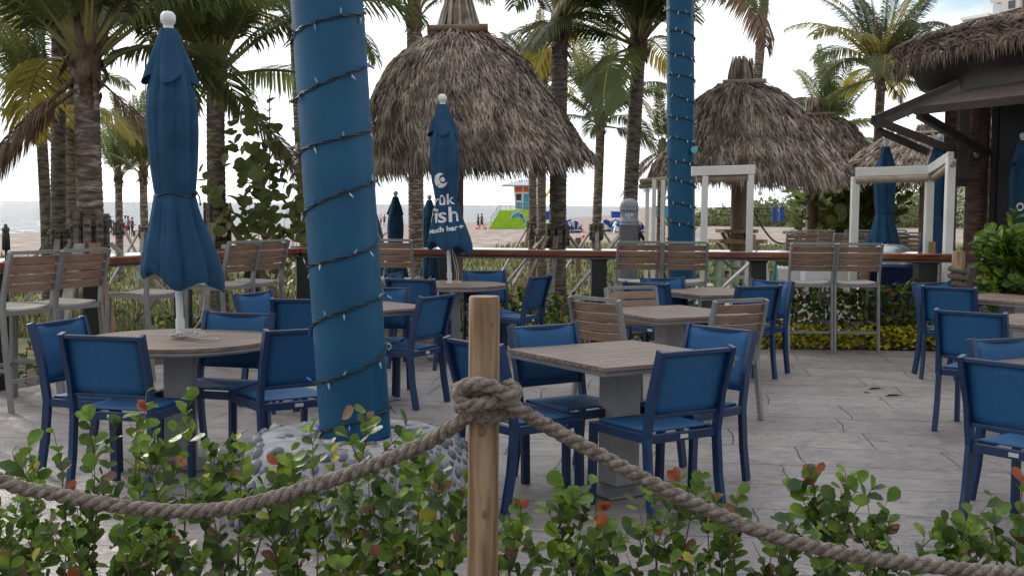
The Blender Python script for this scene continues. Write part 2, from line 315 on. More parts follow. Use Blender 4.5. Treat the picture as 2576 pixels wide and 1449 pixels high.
def terrain_mat():
    m = bpy.data.materials.new('dune_and_sand'); m.use_nodes = True; t = m.node_tree; b = t.nodes['Principled BSDF']; K = t.links.new
    g = t.nodes.new('ShaderNodeNewGeometry'); s_ = t.nodes.new('ShaderNodeSeparateXYZ'); K(g.outputs['Position'], s_.inputs[0])
    at_ = t.nodes.new('ShaderNodeAttribute'); at_.attribute_name = 'sand'
    n = t.nodes.new('ShaderNodeTexNoise'); n.inputs['Scale'].default_value = .25; n.inputs['Detail'].default_value = 8; K(g.outputs['Position'], n.inputs[0])
    a = t.nodes.new('ShaderNodeMath'); a.operation = 'ADD'; K(at_.outputs['Fac'], a.inputs[0]); K(n.outputs[0], a.inputs[1])
    q = t.nodes.new('ShaderNodeMapRange'); q.inputs[1].default_value = .9; q.inputs[2].default_value = 1.1; K(a.outputs[0], q.inputs[0])
    n1 = t.nodes.new('ShaderNodeTexNoise'); n1.inputs['Scale'].default_value = 1.1; n1.inputs['Detail'].default_value = 8
    mp_ = t.nodes.new('ShaderNodeMapping'); mp_.inputs['Scale'].default_value = (1, .35, 1); K(g.outputs['Position'], mp_.inputs[0]); K(mp_.outputs[0], n1.inputs[0])
    rs = t.nodes.new('ShaderNodeValToRGB'); rs.color_ramp.elements[0].position = .38; rs.color_ramp.elements[0].color = (.24, .195, .17, 1); rs.color_ramp.elements[1].position = .62; rs.color_ramp.elements[1].color = (.41, .345, .305, 1); K(n1.outputs[0], rs.inputs[0])
    rg = t.nodes.new('ShaderNodeValToRGB'); rg.color_ramp.elements[0].position = .35; rg.color_ramp.elements[0].color = (.09, .105, .035, 1); rg.color_ramp.elements[1].position = .65; rg.color_ramp.elements[1].color = (.25, .235, .11, 1); K(n1.outputs[0], rg.inputs[0])
    mm = t.nodes.new('ShaderNodeMixRGB'); K(q.outputs[0], mm.inputs[0]); K(rg.outputs[0], mm.inputs[1]); K(rs.outputs[0], mm.inputs[2]); K(mm.outputs[0], b.inputs['Base Color'])
    b.inputs['Roughness'].default_value = .95; b.inputs['Specular IOR Level'].default_value = .1
    bp = t.nodes.new('ShaderNodeBump'); bp.inputs['Strength'].default_value = .8; bp.inputs['Distance'].default_value = .12; K(n1.outputs[0], bp.inputs['Height']); K(bp.outputs[0], b.inputs['Normal'])
    return m
MT['terrain'] = terrain_mat()
MT['soil'] = mat('bed_soil', (.05, .035, .025), (.12, .085, .06), 12, .95, .8, 40)
def sea_mat():
    m = bpy.data.materials.new('sea_water'); m.use_nodes = True; t = m.node_tree; b = t.nodes['Principled BSDF']; K = t.links.new
    b.inputs['Base Color'].default_value = (.03, .05, .06, 1); b.inputs['Roughness'].default_value = .22; b.inputs['Specular IOR Level'].default_value = .30; b.inputs['IOR'].default_value = 1.33
    g = t.nodes.new('ShaderNodeNewGeometry'); mp_ = t.nodes.new('ShaderNodeMapping'); mp_.inputs['Scale'].default_value = (.10, .26, 1); mp_.inputs['Rotation'].default_value = (0, 0, R(-25)); K(g.outputs['Position'], mp_.inputs[0])
    n = t.nodes.new('ShaderNodeTexNoise'); n.inputs['Scale'].default_value = 1.4; n.inputs['Detail'].default_value = 5; K(mp_.outputs[0], n.inputs[0])
    bp = t.nodes.new('ShaderNodeBump'); bp.inputs['Strength'].default_value = 1; bp.inputs['Distance'].default_value = 3.2; K(n.outputs[0], bp.inputs['Height']); K(bp.outputs[0], b.inputs['Normal'])
    return m
MT['sea'] = sea_mat()
# ================================================================ GROUND, BEACH, SEA
RAIL = [V((-9.6, -3.6, 0)), V((-4.22, 9.35, 0)), V((-2.38, 13.15, 0)), V((4.95, 12.95, 0))]
def lerp_tab(tab, x):
    for (a, b), (c, d) in zip(tab, tab[1:]):
        if x <= c: return b + (d - b) * max(0, (x - a)) / (c - a)
    return tab[-1][1]
SHORE = [(-60, -130), (0, -110), (128, -56), (243, -7), (361, 21), (600, 60), (1200, 120), (6000, 700)]
def gz(x, y):
    z = lerp_tab([(-50, -.08), (13.6, -.08), (18, -.3), (24, -.6), (60, -1.0), (140, -1.2), (9000, -1.3)], y)
    if x > 1.2 and y > 13.5:
        k = min(1, (x - 1.2) / 2) * max(0, min(1, (40 - y) / 14)); z = z * (1 - k) + (-.22) * k
    d = x - lerp_tab(SHORE, y)
    if d < 60: z -= .8 * (1 - max(-1.5, d) / 60) if d > 0 else .8 - d * .03
    if y > 16 and d > 60: z += .09 * noise.noise(V((x * .25, y * .25, 0)))
    return max(z, -6)
ys = [-12, -6, 0, 4, 8, 11, 13, 13.6, 14.2, 15] + [15 + 1.2 * i for i in range(1, 30)] + [50 + 3 * 1.09 ** i * i for i in range(1, 46)]
ys = [y for y in ys if y < 4000] + [5200]
vs = []; sand = []; NX = 110
for y in ys:
    for i in range(NX):
        x = (i / (NX - 1) * 2 - 1); x = (abs(x) ** 1.4) * (1 if x > 0 else -1) * (26 + .9 * max(y, 0))
        vs.append((x, y, gz(x, y)))
        yb = 44 + max(0, min(1, (x + 4) / 6)) * 40 if x < 30 else 90
        yb += 5 * noise.noise(V((x * .1, y * .05, 3)))
        sand.append(max(0., min(1., .5 + (y - yb) / 14)) if y > 14 else .25)
b = MB(); b.add(vs, [(j * NX + i, j * NX + i + 1, j * NX + NX + i + 1, j * NX + NX + i) for j in range(len(ys) - 1) for i in range(NX - 1)], 0, True)
ter = b.build('terrain', MT['terrain']); tag(ter, kind='structure')
at_ = ter.data.attributes.new('sand', 'FLOAT', 'POINT'); at_.data.foreach_set('value', sand)
b = MB(); b.add([(-9000, 40, -2.0), (9000, 40, -2.0), (9000, 16000, -2.0), (-9000, 16000, -2.0)], [(0, 1, 2, 3)]); tag(b.build('sea', MT['sea']), kind='structure')
def slab(name, pts, z0, z1, m):
    b = MB(); n = len(pts); b.add([(p[0], p[1], z0) for p in pts] + [(p[0], p[1], z1) for p in pts], [tuple(range(n, 2 * n)), tuple(reversed(range(n)))] + [(i, (i + 1) % n, n + (i + 1) % n, n + i) for i in range(n)])
    return tag(b.build(name, m), kind='structure')
slab('patio', [(-9.6, -3), (14, -3), (14, 12.6), (4.9, 12.72), (-2.2, 12.95), (-2.5, 12.9), (-4.3, 9.2)], -.14, 0, MT['paving'])
slab('planting_bed', [(-5, 2.3), (6, 2.3), (6, 4.3), (-5, 4.3)], -.02, .03, MT['soil'])
slab('side_patio', [(2.3, 14.2), (15, 14.0), (15, 24), (2.3, 24)], -.5, -.01, MT['concrete'])
# ================================================================ BAR RAIL
def normal2(a, c): d = (c - a).normalized(); return V((-d.y, d.x, 0))
rl = thing('bar_rail', 'long varnished red wood bar rail on dark posts round the patio edge', 'rail', (-2.38, 13.15, 0))
b = MB(); outer = []; inner = []
for i, p in enumerate(RAIL):
    ns = [normal2(RAIL[k], RAIL[k + 1]) for k in (i - 1, i) if 0 <= k < 3]; n = sum(ns, V((0, 0, 0))) / len(ns); n.normalize()
    inner.append(p - n * .02); outer.append(p + n * .52)
for z0, z1, mi, ins in ((.985, 1.055, 0, 0), (.955, .981, 1, .045)):
    for i in range(3):
        n = normal2(RAIL[i], RAIL[i + 1]) * ins
        q = [inner[i] + n, inner[i + 1] + n, outer[i + 1] - n, outer[i] - n]
        b.add([(p.x, p.y, z) for z in (z0, z1) for p in q], [(3, 2, 1, 0), (4, 5, 6, 7), (0, 1, 5, 4), (1, 2, 6, 5), (2, 3, 7, 6), (3, 0, 4, 7)], mi)
b.build('counter_top', [MT['rail'], MT['greymetal']], rl, bevel=.012)
def rail_post(p, w=.17):
    b = MB(); b.box((p[0], p[1], .44), (w, w, 1.02)); b.box((p[0], p[1], .945), (w + .03, w + .03, .02)); b.build('post', MT['dark_post'], rl, bevel=.012)
for xd in (768, 1124, 1506, 1905): 
    p = at(xd, 700, 13.2); rail_post((p.x, p.y))
rail_post((4.62, 13.1), .21)
for t in (.06, .32, .60, .86):
    p = RAIL[1].lerp(RAIL[2], t) + normal2(RAIL[1], RAIL[2]) * .2; rail_post((p.x, p.y), .15)
for t in (.8, .93):
    p = RAIL[0].lerp(RAIL[1], t) + normal2(RAIL[0], RAIL[1]) * .14; rail_post((p.x, p.y), .15)
# ================================================================ CHAIRS
def blue_chair():
    t = thing('dining_chair', 'x', 'chair')
    fab, nv = MT['sling'], MT['navy']
    for s in (-1, 1):
        b = MB(); b.poly_beam([(s * .228, -.262, 0), (s * .228, -.225, .2), (s * .228, -.205, .42), (s * .228, -.235, .62), (s * .228, -.305, .86)], .030, .048)
        b.build('leg', nv, t, bevel=.004, local=True)
        b = MB(); b.poly_beam([(s * .228, .235, 0), (s * .228, .225, .435)], .030, .048); b.build('leg', nv, t, bevel=.004, local=True)
    b = MB()
    for s in (-1, 1): b.beam((s * .2275, -.182, .415), (s * .2275, .202, .415), .024, .046)
    b.beam((-.213, .2265, .413), (.213, .2265, .413), .026, .044); b.beam((-.213, -.205, .413), (.213, -.205, .413), .026, .044)
    for s in (-1, 1): b.beam((s * .195, -.19, .435), (s * .195, .213, .435), .014, .012)
    fr = b.build('seat_frame', nv, t, bevel=.003, local=True)
    b = MB(); b.box((0, -.2195, .413), (.05, .003, .02)); b.build('badge', MT['badge'], fr, local=True)
    b = MB(); G = [[(-.203 + .406 * j / 8, -.185 + .395 * i / 6, .449 - .014 * math.sin(math.pi * j / 8) * math.sin(math.pi * i / 6)) for j in range(9)] for i in range(7)]
    b.sheet(G, -.007, (0, 0, 1)); b.build('seat', fab, t, local=True)
    b = MB(); G = []
    for i in range(7):
        z = .52 + .32 * i / 6; y = -.217 - (z - .5) * .248 + .012
        G.append([(-.214 + .428 * j / 8, y - .016 * math.sin(math.pi * j / 8), z) for j in range(9)])
    b.sheet(G, .008, (0, 1, .25)); b.build('backrest', fab, t, local=True)
    b = MB(); b.beam((-.213, -.303, .842), (.213, -.303, .842), .030, .022); b.build('back_rail', nv, t, bevel=.004, local=True)
    b = MB(); b.beam((-.213, -.221, .525), (.213, -.221, .525), .020, .020); b.build('lower_rail', nv, t, bevel=.004, local=True)
    return t
def slat_chair(bar=False):
    hs, ht = (.755, 1.185) if bar else (.455, .90)
    t = thing('bar_chair' if bar else 'slatted_chair', 'x', 'chair'); gm, tk = MT['greymetal'], MT['teak']; w = .232
    for s in (-1, 1):
        b = MB(); k = hs
        b.poly_beam([(s * w, -.275, 0), (s * w, -.235, k * .5), (s * w, -.205, k - .03), (s * w, -.215, k + .08), (s * w, -.30, ht - .012)], .026, .044); b.build('leg', gm, t, bevel=.003, local=True)
        b = MB(); b.poly_beam([(s * w, .25, 0), (s * w, .225, hs - .012)], .026, .040); b.build('leg', gm, t, bevel=.003, local=True)
    b = MB()
    for s in (-1, 1): b.beam((s * w, -.182, hs - .033), (s * w, .203, hs - .033), .022, .036)
    b.beam((-.217, .226, hs - .035), (.217, .226, hs - .035), .022, .034); b.beam((-.217, -.203, hs - .035), (.217, -.203, hs - .035), .022, .034)
    if bar:
        b.build('seat_frame', gm, t, local=True); b = MB()
        b.beam((-.217, .238, .27), (.217, .238, .27), .022, .030); b.beam((-.217, -.250, .22), (.217, -.250, .22), .020, .028)
        for s in (-1, 1): b.beam((s * w, -.225, .30), (s * w, .215, .30), .018, .026)
    b.build('footrest' if bar else 'seat_frame', gm, t, local=True)
    b = MB()     # seat slats, dished
    for k in range(7):
        y = -.172 + k * .0615
        G = [[(-.216 + .432 * j / 8, y + q * .052, hs + .004 - .016 * math.sin(math.pi * j / 8)) for j in range(9)] for q in (0, 1)]
        b.sheet(G, -.014, (0, 0, 1), smooth=False)
    b.build('seat', mat_seat if bar else tk, t, local=True)
    z0 = hs + .12; n = 4; hh = (ht - .035 - z0) / n; b = MB()
    for k in range(n):
        G = []
        for q in (0, 1):
            z = z0 + k * hh + q * (hh - .012); y = -.215 - .085 * max(0, (z - hs - .08) / (ht - hs - .08)) + .006
            G.append([(-.217 + .434 * j / 8, y - .026 * math.sin(math.pi * j / 8), z) for j in range(9)])
        b.sheet(G, .014, (0, 1, .2), smooth=False)
    b.build('backrest', tk, t, local=True)
    b = MB(); G = [[(-.218 + .436 * j / 8, -.298 - .026 * math.sin(math.pi * j / 8) + q * .026, ht - .028) for j in range(9)] for q in (0, 1)]
    b.sheet(G, .026, (0, 0, 1), smooth=False); b.build('top_rail', gm, t, local=True)
    return t
mat_seat = mat('pale_slat', (.42, .38, .34), (.55, .50, .45), 5, .5, vary=.08)  # bar chair seats: slats paler than the backrest ones
def place_top(proto, mx, my, head, label, group, first, kind, z=.305):
    h = R(head); x = mx + z * math.cos(h); y = my + z * math.sin(h)
    if first: 
        proto.location = (x, y, 0); proto.rotation_euler = (0, 0, h - math.pi / 2); proto['label'] = label; proto['group'] = group; WL[proto.name] = V((x, y, 0)); return proto
    return dup(proto, (x, y, 0), h - math.pi / 2, label, group)
BC = blue_chair()
blue = [
 (-2.66, 6.83, -16, 'blue mesh chair at the left edge facing right toward the near round table'),
 (-2.14, 6.08, 78, 'blue mesh chair seen from behind, nearest one at the near round table'),
 (-1.15, 6.50, 124, 'blue mesh chair between the near round table and the thick leaning blue column'),
 (-1.73, 7.42, -104, 'blue mesh chair on the far side of the near round table facing the camera'),
 (-2.02, 9.10, -22, 'blue mesh chair facing right, behind the near round table, before the bar chairs'),
 (-1.52, 8.54, 95, 'blue mesh chair seen from behind, half hidden left of the thick blue column'),
 (-.57, 8.95, 152, 'blue mesh chair just right of the thick column, turned to the small square table'),
 (-1.08, 9.82, -95, 'blue mesh chair facing the camera behind the small square table by the blue column'),
 (-.95, 10.92, 77, 'blue mesh chair seen from behind at the round table with the printed umbrella'),
 (-1.20, 11.80, -12, 'blue mesh chair left of the printed umbrella table, mostly behind the thick column'),
 (-.30, 12.46, -74, 'blue mesh chair facing the camera behind the printed umbrella table, against the rail'),
 (.29, 11.55, 155, 'blue mesh chair seen edge on, right of the printed umbrella table'),
 (.18, 6.82, -55, 'blue mesh chair on the far left side of the near square table, facing it'),
 (-.20, 5.95, 38, 'blue mesh chair half hidden behind the roped wooden post'),
 (.91, 5.70, 123, 'blue mesh chair seen from behind at the right front of the near square table'),
 (1.22, 6.78, -137, 'blue mesh chair with bright front, on the far right side of the near square table'),
 (1.47, 11.45, -66, 'blue mesh chair facing the camera behind the farthest square table, before the bar chairs'),
 (1.22, 10.68, 52, 'blue mesh chair seen from behind at the left of the farthest square table'),
 (2.20, 10.40, 115, 'blue mesh chair seen from behind at the right of the farthest square table'),
 (2.48, 11.13, -140, 'blue mesh chair turned left, partly behind the chair right of the farthest square table'),
 (3.98, 11.12, -62, 'blue mesh chair rearmost of the right hand row, beside the hedge'),
 (3.90, 10.45, 54, 'blue mesh chair second from the back in the right hand row'),
 (3.12, 7.95, 52, 'blue mesh chair seen from behind, middle of the right hand row'),
 (2.66, 6.33, -66, 'blue mesh chair at right edge facing the camera across the near right table'),
 (2.27, 5.33, 38, 'blue mesh chair nearest the camera at the right edge, seen from behind'),
]
for i, (x, y, h, lb) in enumerate(blue): place_top(BC, x, y, h, lb, 'blue mesh dining chairs', i == 0, 'c')
KC = slat_chair(False)
ks = [(.585, 8.40, 44, 'brown slatted chair with grey frame left of the middle square table'),
      (.97, 9.60, -64, 'brown slatted chair facing the camera behind the middle square table'),
      (1.64, 8.34, 119, 'brown slatted chair seen from behind at the right of the middle square table')]
for i, (x, y, h, lb) in enumerate(ks): place_top(KC, x, y, h, lb, 'brown slatted dining chairs', i == 0, 'k')
BR = slat_chair(True)
rn = math.degrees(math.atan2(normal2(RAIL[1], RAIL[2]).y, normal2(RAIL[1], RAIL[2]).x))
bs = [(-3.54, 8.72, rn, 'slatted bar chair nearest the left edge at the rail'),
      (-3.34, 9.20, rn, 'slatted bar chair second from the left edge at the rail'),
      (-2.98, 10.3, rn, 'slatted bar chair mostly hidden behind the big closed umbrella'),
      (-2.60, 11.42, rn, 'slatted bar chair left one of the pair between big umbrella and thick column'),
      (-2.41, 11.89, rn, 'slatted bar chair right one of the pair between big umbrella and thick column'),
      (-1.30, 12.40, 80, 'slatted bar chair just right of the thick blue column'),
      (1.35, 12.42, 91, 'slatted bar chair left one of the pair in front of the thin blue column'),
      (1.835, 12.42, 89, 'slatted bar chair right one of the pair in front of the thin blue column'),
      (3.20, 12.45, 91, 'slatted bar chair left one of the pair before the hedge with yellow ground cover'),
      (3.695, 12.45, 89, 'slatted bar chair right one of the pair before the hedge with yellow ground cover')]
for i, (x, y, h, lb) in enumerate(bs): place_top(BR, x, y, h, lb, 'slatted bar chairs along the rail', i == 0, 'b')
fp = [(4.4, 17.8, 90, 'far slatted chair left one behind the white frame'), (4.95, 17.2, 92, 'far slatted chair with its back to the camera left of the trash can dome'),
      (5.7, 17.6, 85, 'far slatted chair right of the trash can dome'), (6.35, 18.2, 60, 'far slatted chair beside the bark column of the bar'),
      (5.2, 19.8, 95, 'far slatted chair in the back row, left'), (5.9, 20.0, 100, 'far slatted chair in the back row, middle'), (6.6, 20.4, 80, 'far slatted chair in the back row, right'),
      (5.55, 14.1, 150, 'slatted chair turned left beyond the rail end under the bar roof'), (5.9, 13.2, 200, 'slatted armless chair behind the right shrub')]
for x, y, h, lb in fp:
    q = place_top(BR if y > 16 else KC, x, y, h, lb, 'slatted chairs on the far patio', False, 'k')
# ================================================================ TABLES
def table(kind, c, rot, r, label, name, group, colw=.165):
    t = thing(name, label, 'table', (c[0], c[1], 0), R(rot), group); gm = MT['greymetal']; b = MB(); zt = .745
    n = 13; pw = 2 * r / n
    if kind == 'sq':
        for k in range(n): b.box((0, -r + pw * (k + .5), zt - .010), (2 * r - .004, pw - .006, .020))
        b.build('tabletop', MT['tabletop'], t, local=True)
        b = MB(); b.box((0, 0, zt - .036), (2 * r - .03, 2 * r - .03, .028))
        b.build('rim', gm, t, bevel=.004, local=True)
    else:
        n = 15; pw = 2 * r / n
        for k in range(n):
            y0 = -r + pw * k + .0025; y1 = -r + pw * (k + 1) - .0025; P = []
            for s in (1, -1):
                for q in range(7):
                    y = y0 + (y1 - y0) * (q / 6 if s == 1 else 1 - q / 6); P.append((s * math.sqrt(max(0, r * r - y * y)), y))
            m_ = len(P); b.add([(p[0], p[1], zt - .02) for p in P] + [(p[0], p[1], zt) for p in P], [tuple(reversed(range(m_))), tuple(range(m_, 2 * m_))] + [(i, (i + 1) % m_, m_ + (i + 1) % m_, m_ + i) for i in range(m_)])
        b.build('tabletop', MT['tabletop'], t, local=True)
        b = MB(); b.lathe([(r - .02, zt - .05), (r - .004, zt - .046), (r - .004, zt - .023), (r - .02, zt - .022)], 48); b.build('rim', gm, t, local=True)
    b = MB(); b.box((0, 0, .36), (colw, colw, .68)); b.build('column', MT['tablemetal'], t, bevel=.008, local=True)
    b = MB(); b.box((0, 0, .012), (.50, .50, .016)); b.build('base_plate', gm, t, bevel=.004, local=True)
    return t
gq = 'square slatted tables'; gr = 'round slatted tables'
table('rd', (-1.97, 6.93), 3, .555, 'round slatted table under the big closed umbrella at left', 'round_table', gr)
table('rd', (-.61, 11.94), 5, .55, 'round slatted table under the closed umbrella printed with white letters', 'round_table', gr)
table('sq', (.60, 6.42), 33, .455, 'square slatted table nearest the camera right of the roped post', 'square_table', gq)
table('sq', (1.215, 9.0), 30, .45, 'square slatted table in the middle between brown slatted chairs', 'square_table', gq)
table('sq', (1.93, 11.22), 28, .45, 'farthest square slatted table with a glossy top before the bar chairs', 'square_table', gq)
table('sq', (-1.22, 9.25), 42, .45, 'small square slatted table peeping out right of the thick blue column', 'square_table', gq)
table('sq', (4.60, 10.75), 34, .45, 'square slatted table at right edge, the farther one, beneath the leafy shrub', 'square_table', gq)
table('sq', (3.86, 8.50), 34, .45, 'square slatted table at right edge, the middle one', 'square_table', gq)
table('sq', (3.05, 5.98), 33, .455, 'square slatted table at right edge, its corner just showing between the nearest chairs', 'square_table', gq)
# ================================================================ LEANING COLUMNS AND STRING LIGHTS
def column(base, top, r, label, n_light, pitch, hand, bulbs_parts, zoff, name='leaning_column', lo=.45):
    base, top = V(base), V(top); ax = (top - base).normalized(); t = thing(name, label, 'column', base)
    a = ax.cross(V((0, 1, 0))).normalized(); c_ = ax.cross(a)
    b = MB(); L_ = (top - base).length; b.tube([base + ax * L_ * i / 24 for i in range(25)], r, 40); b.build('shaft', MT['column'], t)
    return base, ax, a, c_, L_
def lights(base, ax, a, c_, L_, r, s0, s1, pitch, hand, label, bulb_parts, rnd, wr=.0036, bstep=.085):
    t = thing('string_lights', label, 'string lights', base + ax * s0)
    pts = []; turns = (s1 - s0) / pitch; n = int(turns * 36)
    def P(u, rr, ph=0):
        ang = hand * 2 * math.pi * u * turns + ph; s = s0 + (s1 - s0) * u + .012 * math.sin(u * turns * 9) + .02 * noise.noise(V((u * turns * 1.3, 0, 0)))
        return base + ax * s + (a * math.cos(ang) + c_ * math.sin(ang)) * rr
    b = MB()
    for k in (0, 1): b.tube([P(i / n, r + .008 + .004 * math.sin(i * 1.1 + k * 3.14)) + ax * (.006 * math.cos(i * 1.1 + k * 3.14)) for i in range(n + 1)], wr, 5)
    b.build('wire', MT['wire'], t)
    per = 2 * math.pi * r; k = int(turns * per / bstep)
    for i in range(k):
        u = (i + rnd.random() * .5) / k; p = P(u, r + .012); out = (p - (base + ax * (p - base).dot(ax))).normalized(); up = 1 if i % 2 else -1
        d = (ax * up * rnd.uniform(.5, 1) + out * rnd.uniform(.15, .9) + V((rnd.uniform(-.4, .4), rnd.uniform(-.4, .4), 0))).normalized()
        bb = MB(); bb.tube([p, p + d * .016], .0042 if bulb_parts else .006, 5); bb.tube([p + d * .016, p + d * .030, p + d * .048], [.0048, .0052, .0010] if bulb_parts else [.007, .007, .002], 5, m=1)
        if bulb_parts: 
            if i < 98 or True: bb.build('bulb', [MT['wire'], MT['bulb_b'] if rnd.random() < .22 else MT['bulb']], t)
        else: small.append(bb)
rnd = random.Random(5)
small = []
C1 = column((-.79 + .012, 5.9, .20), (-.79 - .14 * 2.62 / 2.18, 5.9, 3.0), .179, 'thick leaning blue column wound with string lights, set in a pebble mound', 0, .28, 1, 1, 0)
lights(*C1, .179, .18, 2.75, .282, 1, 'dark string lights with clear and blue bulbs spiralled round the thick blue column', True, rnd, bstep=.125)
C2 = column((2.25, 15.4, -.2), (2.12, 15.4, 5.2), .178, 'thinner looking blue column farther off beyond the rail', 0, .27, 1, 0, 0)
C2b = C2
lights(*C2, .178, .5, 5.2, .272, -1, 'dark string lights spiralled round the farther blue column', False, rnd, .006, .10)
b = MB()

for s in small: b.add(s.v, s.f, 0)
o = b.build('bulbs', [MT['bulb']], next(o for o in COL.objects if o.get('label', '').endswith('round the farther blue column')))
# ================================================================ PEBBLE MOUND
mb_c = V((-.77, 5.86, 0)); t = thing('pebble_mound', 'pale mortar mound set with grey river pebbles round the foot of the thick blue column', 'mound', mb_c)
rnd = random.Random(8)
def mound_r(z, ang):
    f = z / .40; r = .635 - .05 * f - .05 * f * f - .10 * f ** 6
    r *= 1 + .05 * noise.noise(V((math.cos(ang) * 1.5, math.sin(ang) * 1.5, z * 2))) + .05 * math.cos(2 * ang + .3)
    return r
b = MB(); prof = [.0, .06, .13, .2, .27, .33, .375, .395]; n = 64; vs = []
for z in prof:
    for k in range(n):
        a = 2 * math.pi * k / n; r = mound_r(z, a) - (.02 if z > .38 else 0); vs.append(mb_c + V((r * math.cos(a), r * math.sin(a), z)))
for r0, z in ((.40, .400), (.30, .385), (.2, .38), (.165, .38)):
    for k in range(n): a = 2 * math.pi * k / n; q = .014 * noise.noise(V((math.cos(a) * r0 * 9, math.sin(a) * r0 * 9, 5))); vs.append(mb_c + V((r0 * math.cos(a), r0 * math.sin(a), z + q)))
b.add(vs, [(j * n + k, j * n + (k + 1) % n, j * n + n + (k + 1) % n, j * n + n + k) for j in range(11) for k in range(n)], 0, True)
b.build('mortar', MT['mortar'], t)
b = MB(); placed = []
for tr in range(4200):
    a = rnd.uniform(0, 2 * math.pi); z = rnd.uniform(.02, .375)
    p = mb_c + V((mound_r(z, a) * math.cos(a), mound_r(z, a) * math.sin(a), z)); left = p.x < mb_c.x + .08
    s = rnd.uniform(.036, .058) if left and tr < 900 else rnd.uniform(.024, .034) if tr < 2200 else rnd.uniform(.015, .022)
    if any((p - q).length < (s + u) * .84 for q, u in placed): continue
    placed.append((p, s)); out = V((math.cos(a), math.sin(a), .28)).normalized(); side = out.cross(V((0, 0, 1))).normalized(); up = side.cross(out)
    th = rnd.uniform(-.5, .5) if not left else rnd.uniform(0, 3.1); s1 = side * math.cos(th) + up * math.sin(th); u1 = out.cross(s1)
    Rm = Matrix((s1, u1, out)).transposed(); b.ball(p - out * s * .18, s, 10, 1 if rnd.random() < .06 else 0, (rnd.uniform(.62, .85), 1.0, .75), Rm)
for tr in range(500):
    a = rnd.uniform(0, 2 * math.pi); r0 = rnd.uniform(.22, .40); p = mb_c + V((r0 * math.cos(a), r0 * math.sin(a), .392))
    if any((p - q).length < (.030 + u) for q, u in placed): continue
    placed.append((p, .03)); b.ball(p - V((0, 0, .012)), .034, 10, 1 if rnd.random() < .3 else 0, (.8, 1.1, .6), Matrix.Rotation(rnd.random() * 3, 3, 'Z'))
b.build('pebbles', [MT['pebble'], MT['pebble_l']], t)
# ================================================================ ROPED POST IN FRONT
PX, PY = at(1217, 1000, 3.6).x, 3.6
b = MB(); rp_ = .0478; prof = [(rp_, .0 + .03)] + [(rp_ * (1 + .02 * noise.noise(V((0, z * 3, 0)))), z) for z in [.1 * i for i in range(1, 13)]] + [(rp_, 1.262), (rp_ - .003, 1.270)]
b.lathe(prof, 36, (PX, PY, 0))
po = tag(b.build('wooden_post', MT['post']), 'round pale pine post with a rope knotted round it, nearest the camera', 'post')
for zk_, a_, r_ in ((.86, -95, .011), (.60, -80, .010), (1.19, -60, .007)):
    b = MB(); q = V((PX + rp_ * math.cos(R(a_)), PY + rp_ * math.sin(R(a_)), zk_)); Rm = Matrix((V((-math.sin(R(a_)), math.cos(R(a_)), 0)), V((0, 0, 1)), V((math.cos(R(a_)), math.sin(R(a_)), 0)))).transposed()
    b.ball(q, r_, 14, 0, (.8, 1.15, .12), Rm); b.ball(q, r_ * 1.5, 14, 1, (.8, 1.2, .04), Rm); kk = b.build('knot', [MT['log_red'], MT['lumber_b']]); kk.parent = po
def catmull(P, n):
    P = [V(p) for p in P]; Q = [P[0] * 2 - P[1]] + P + [P[-1] * 2 - P[-2]]; out = []
    for i in range(1, len(Q) - 2):
        for k in range(n):
            t = k / n; a, b_, c, d = Q[i - 1], Q[i], Q[i + 1], Q[i + 2]
            out.append(.5 * ((2 * b_) + (c - a) * t + (2 * a - 5 * b_ + 4 * c - d) * t * t + (3 * b_ - a - 3 * c + d) * t ** 3))
    out.append(P[-1]); return out
def resample(P, step):
    out = [P[0]]; acc = 0
    for a, c in zip(P, P[1:]):
        d = (c - a).length; 
        while acc + d >= step:
            a = a + (c - a) * ((step - acc) / d); out.append(a.copy()); d = (c - a).length; acc = 0
            if d < 1e-9: break
        acc += d
    return out
def rope_mb(path, r, lay=.115, hairs=0, seed=1, step=.008, n=8):
    b = MB(); P = resample(path, step); N_ = []; a = None
    for i, p in enumerate(P):
        d = (P[min(i + 1, len(P) - 1)] - P[max(i - 1, 0)]).normalized()
        if a is None: a = d.cross(V((0, 0, 1))).normalized()
        a = (a - d * a.dot(d)).normalized(); N_.append((a.copy(), d.cross(a)))
    for s in range(3):
        pts = []
        for i, p in enumerate(P):
            t = -2 * math.pi * (i * step / lay + s / 3); pts.append(p + (N_[i][0] * math.cos(t) + N_[i][1] * math.sin(t)) * r * .50)
        b.tube(pts, r * .56, n)
    rn_ = random.Random(seed)
    for h in range(hairs):
        i = rn_.randrange(1, len(P) - 1); d = V((rn_.gauss(0, 1), rn_.gauss(0, 1), rn_.gauss(0, 1))).normalized(); p = P[i] + d * r * .8
        e = (d + V((rn_.gauss(0, 1), rn_.gauss(0, 1), rn_.gauss(0, 1))) * .8).normalized(); q = p + e * rn_.uniform(.008, .026); w = e.cross(d).normalized() * .0007
        b.add([p - w, p + w, q], [(0, 1, 2)])
    return b
RR = .0235
lp = [at(x, y, 3.6 + dy) for x, y, dy in ((-500, 930, .0), (-300, 1060, 0), (0, 1208, 0), (130, 1240, 0), (260, 1266, 0), (400, 1283, 0), (520, 1284, 0), (640, 1264, 0), (800, 1218, 0), (950, 1165, 0), (1080, 1110, -.02), (1150, 1066, -.045))]
def ring(z0, z1, a0, a1, n, rr=.071, dz=0):
    return [V((PX + (rr) * math.cos(a0 + (a1 - a0) * k / n), PY + rr * math.sin(a0 + (a1 - a0) * k / n), z0 + (z1 - z0) * k / n)) for k in range(n + 1)]
zk = at(1217, 1050, 3.53).z
w1 = ring(zk - .0, zk + .045, R(225), R(225 + 720), 20)
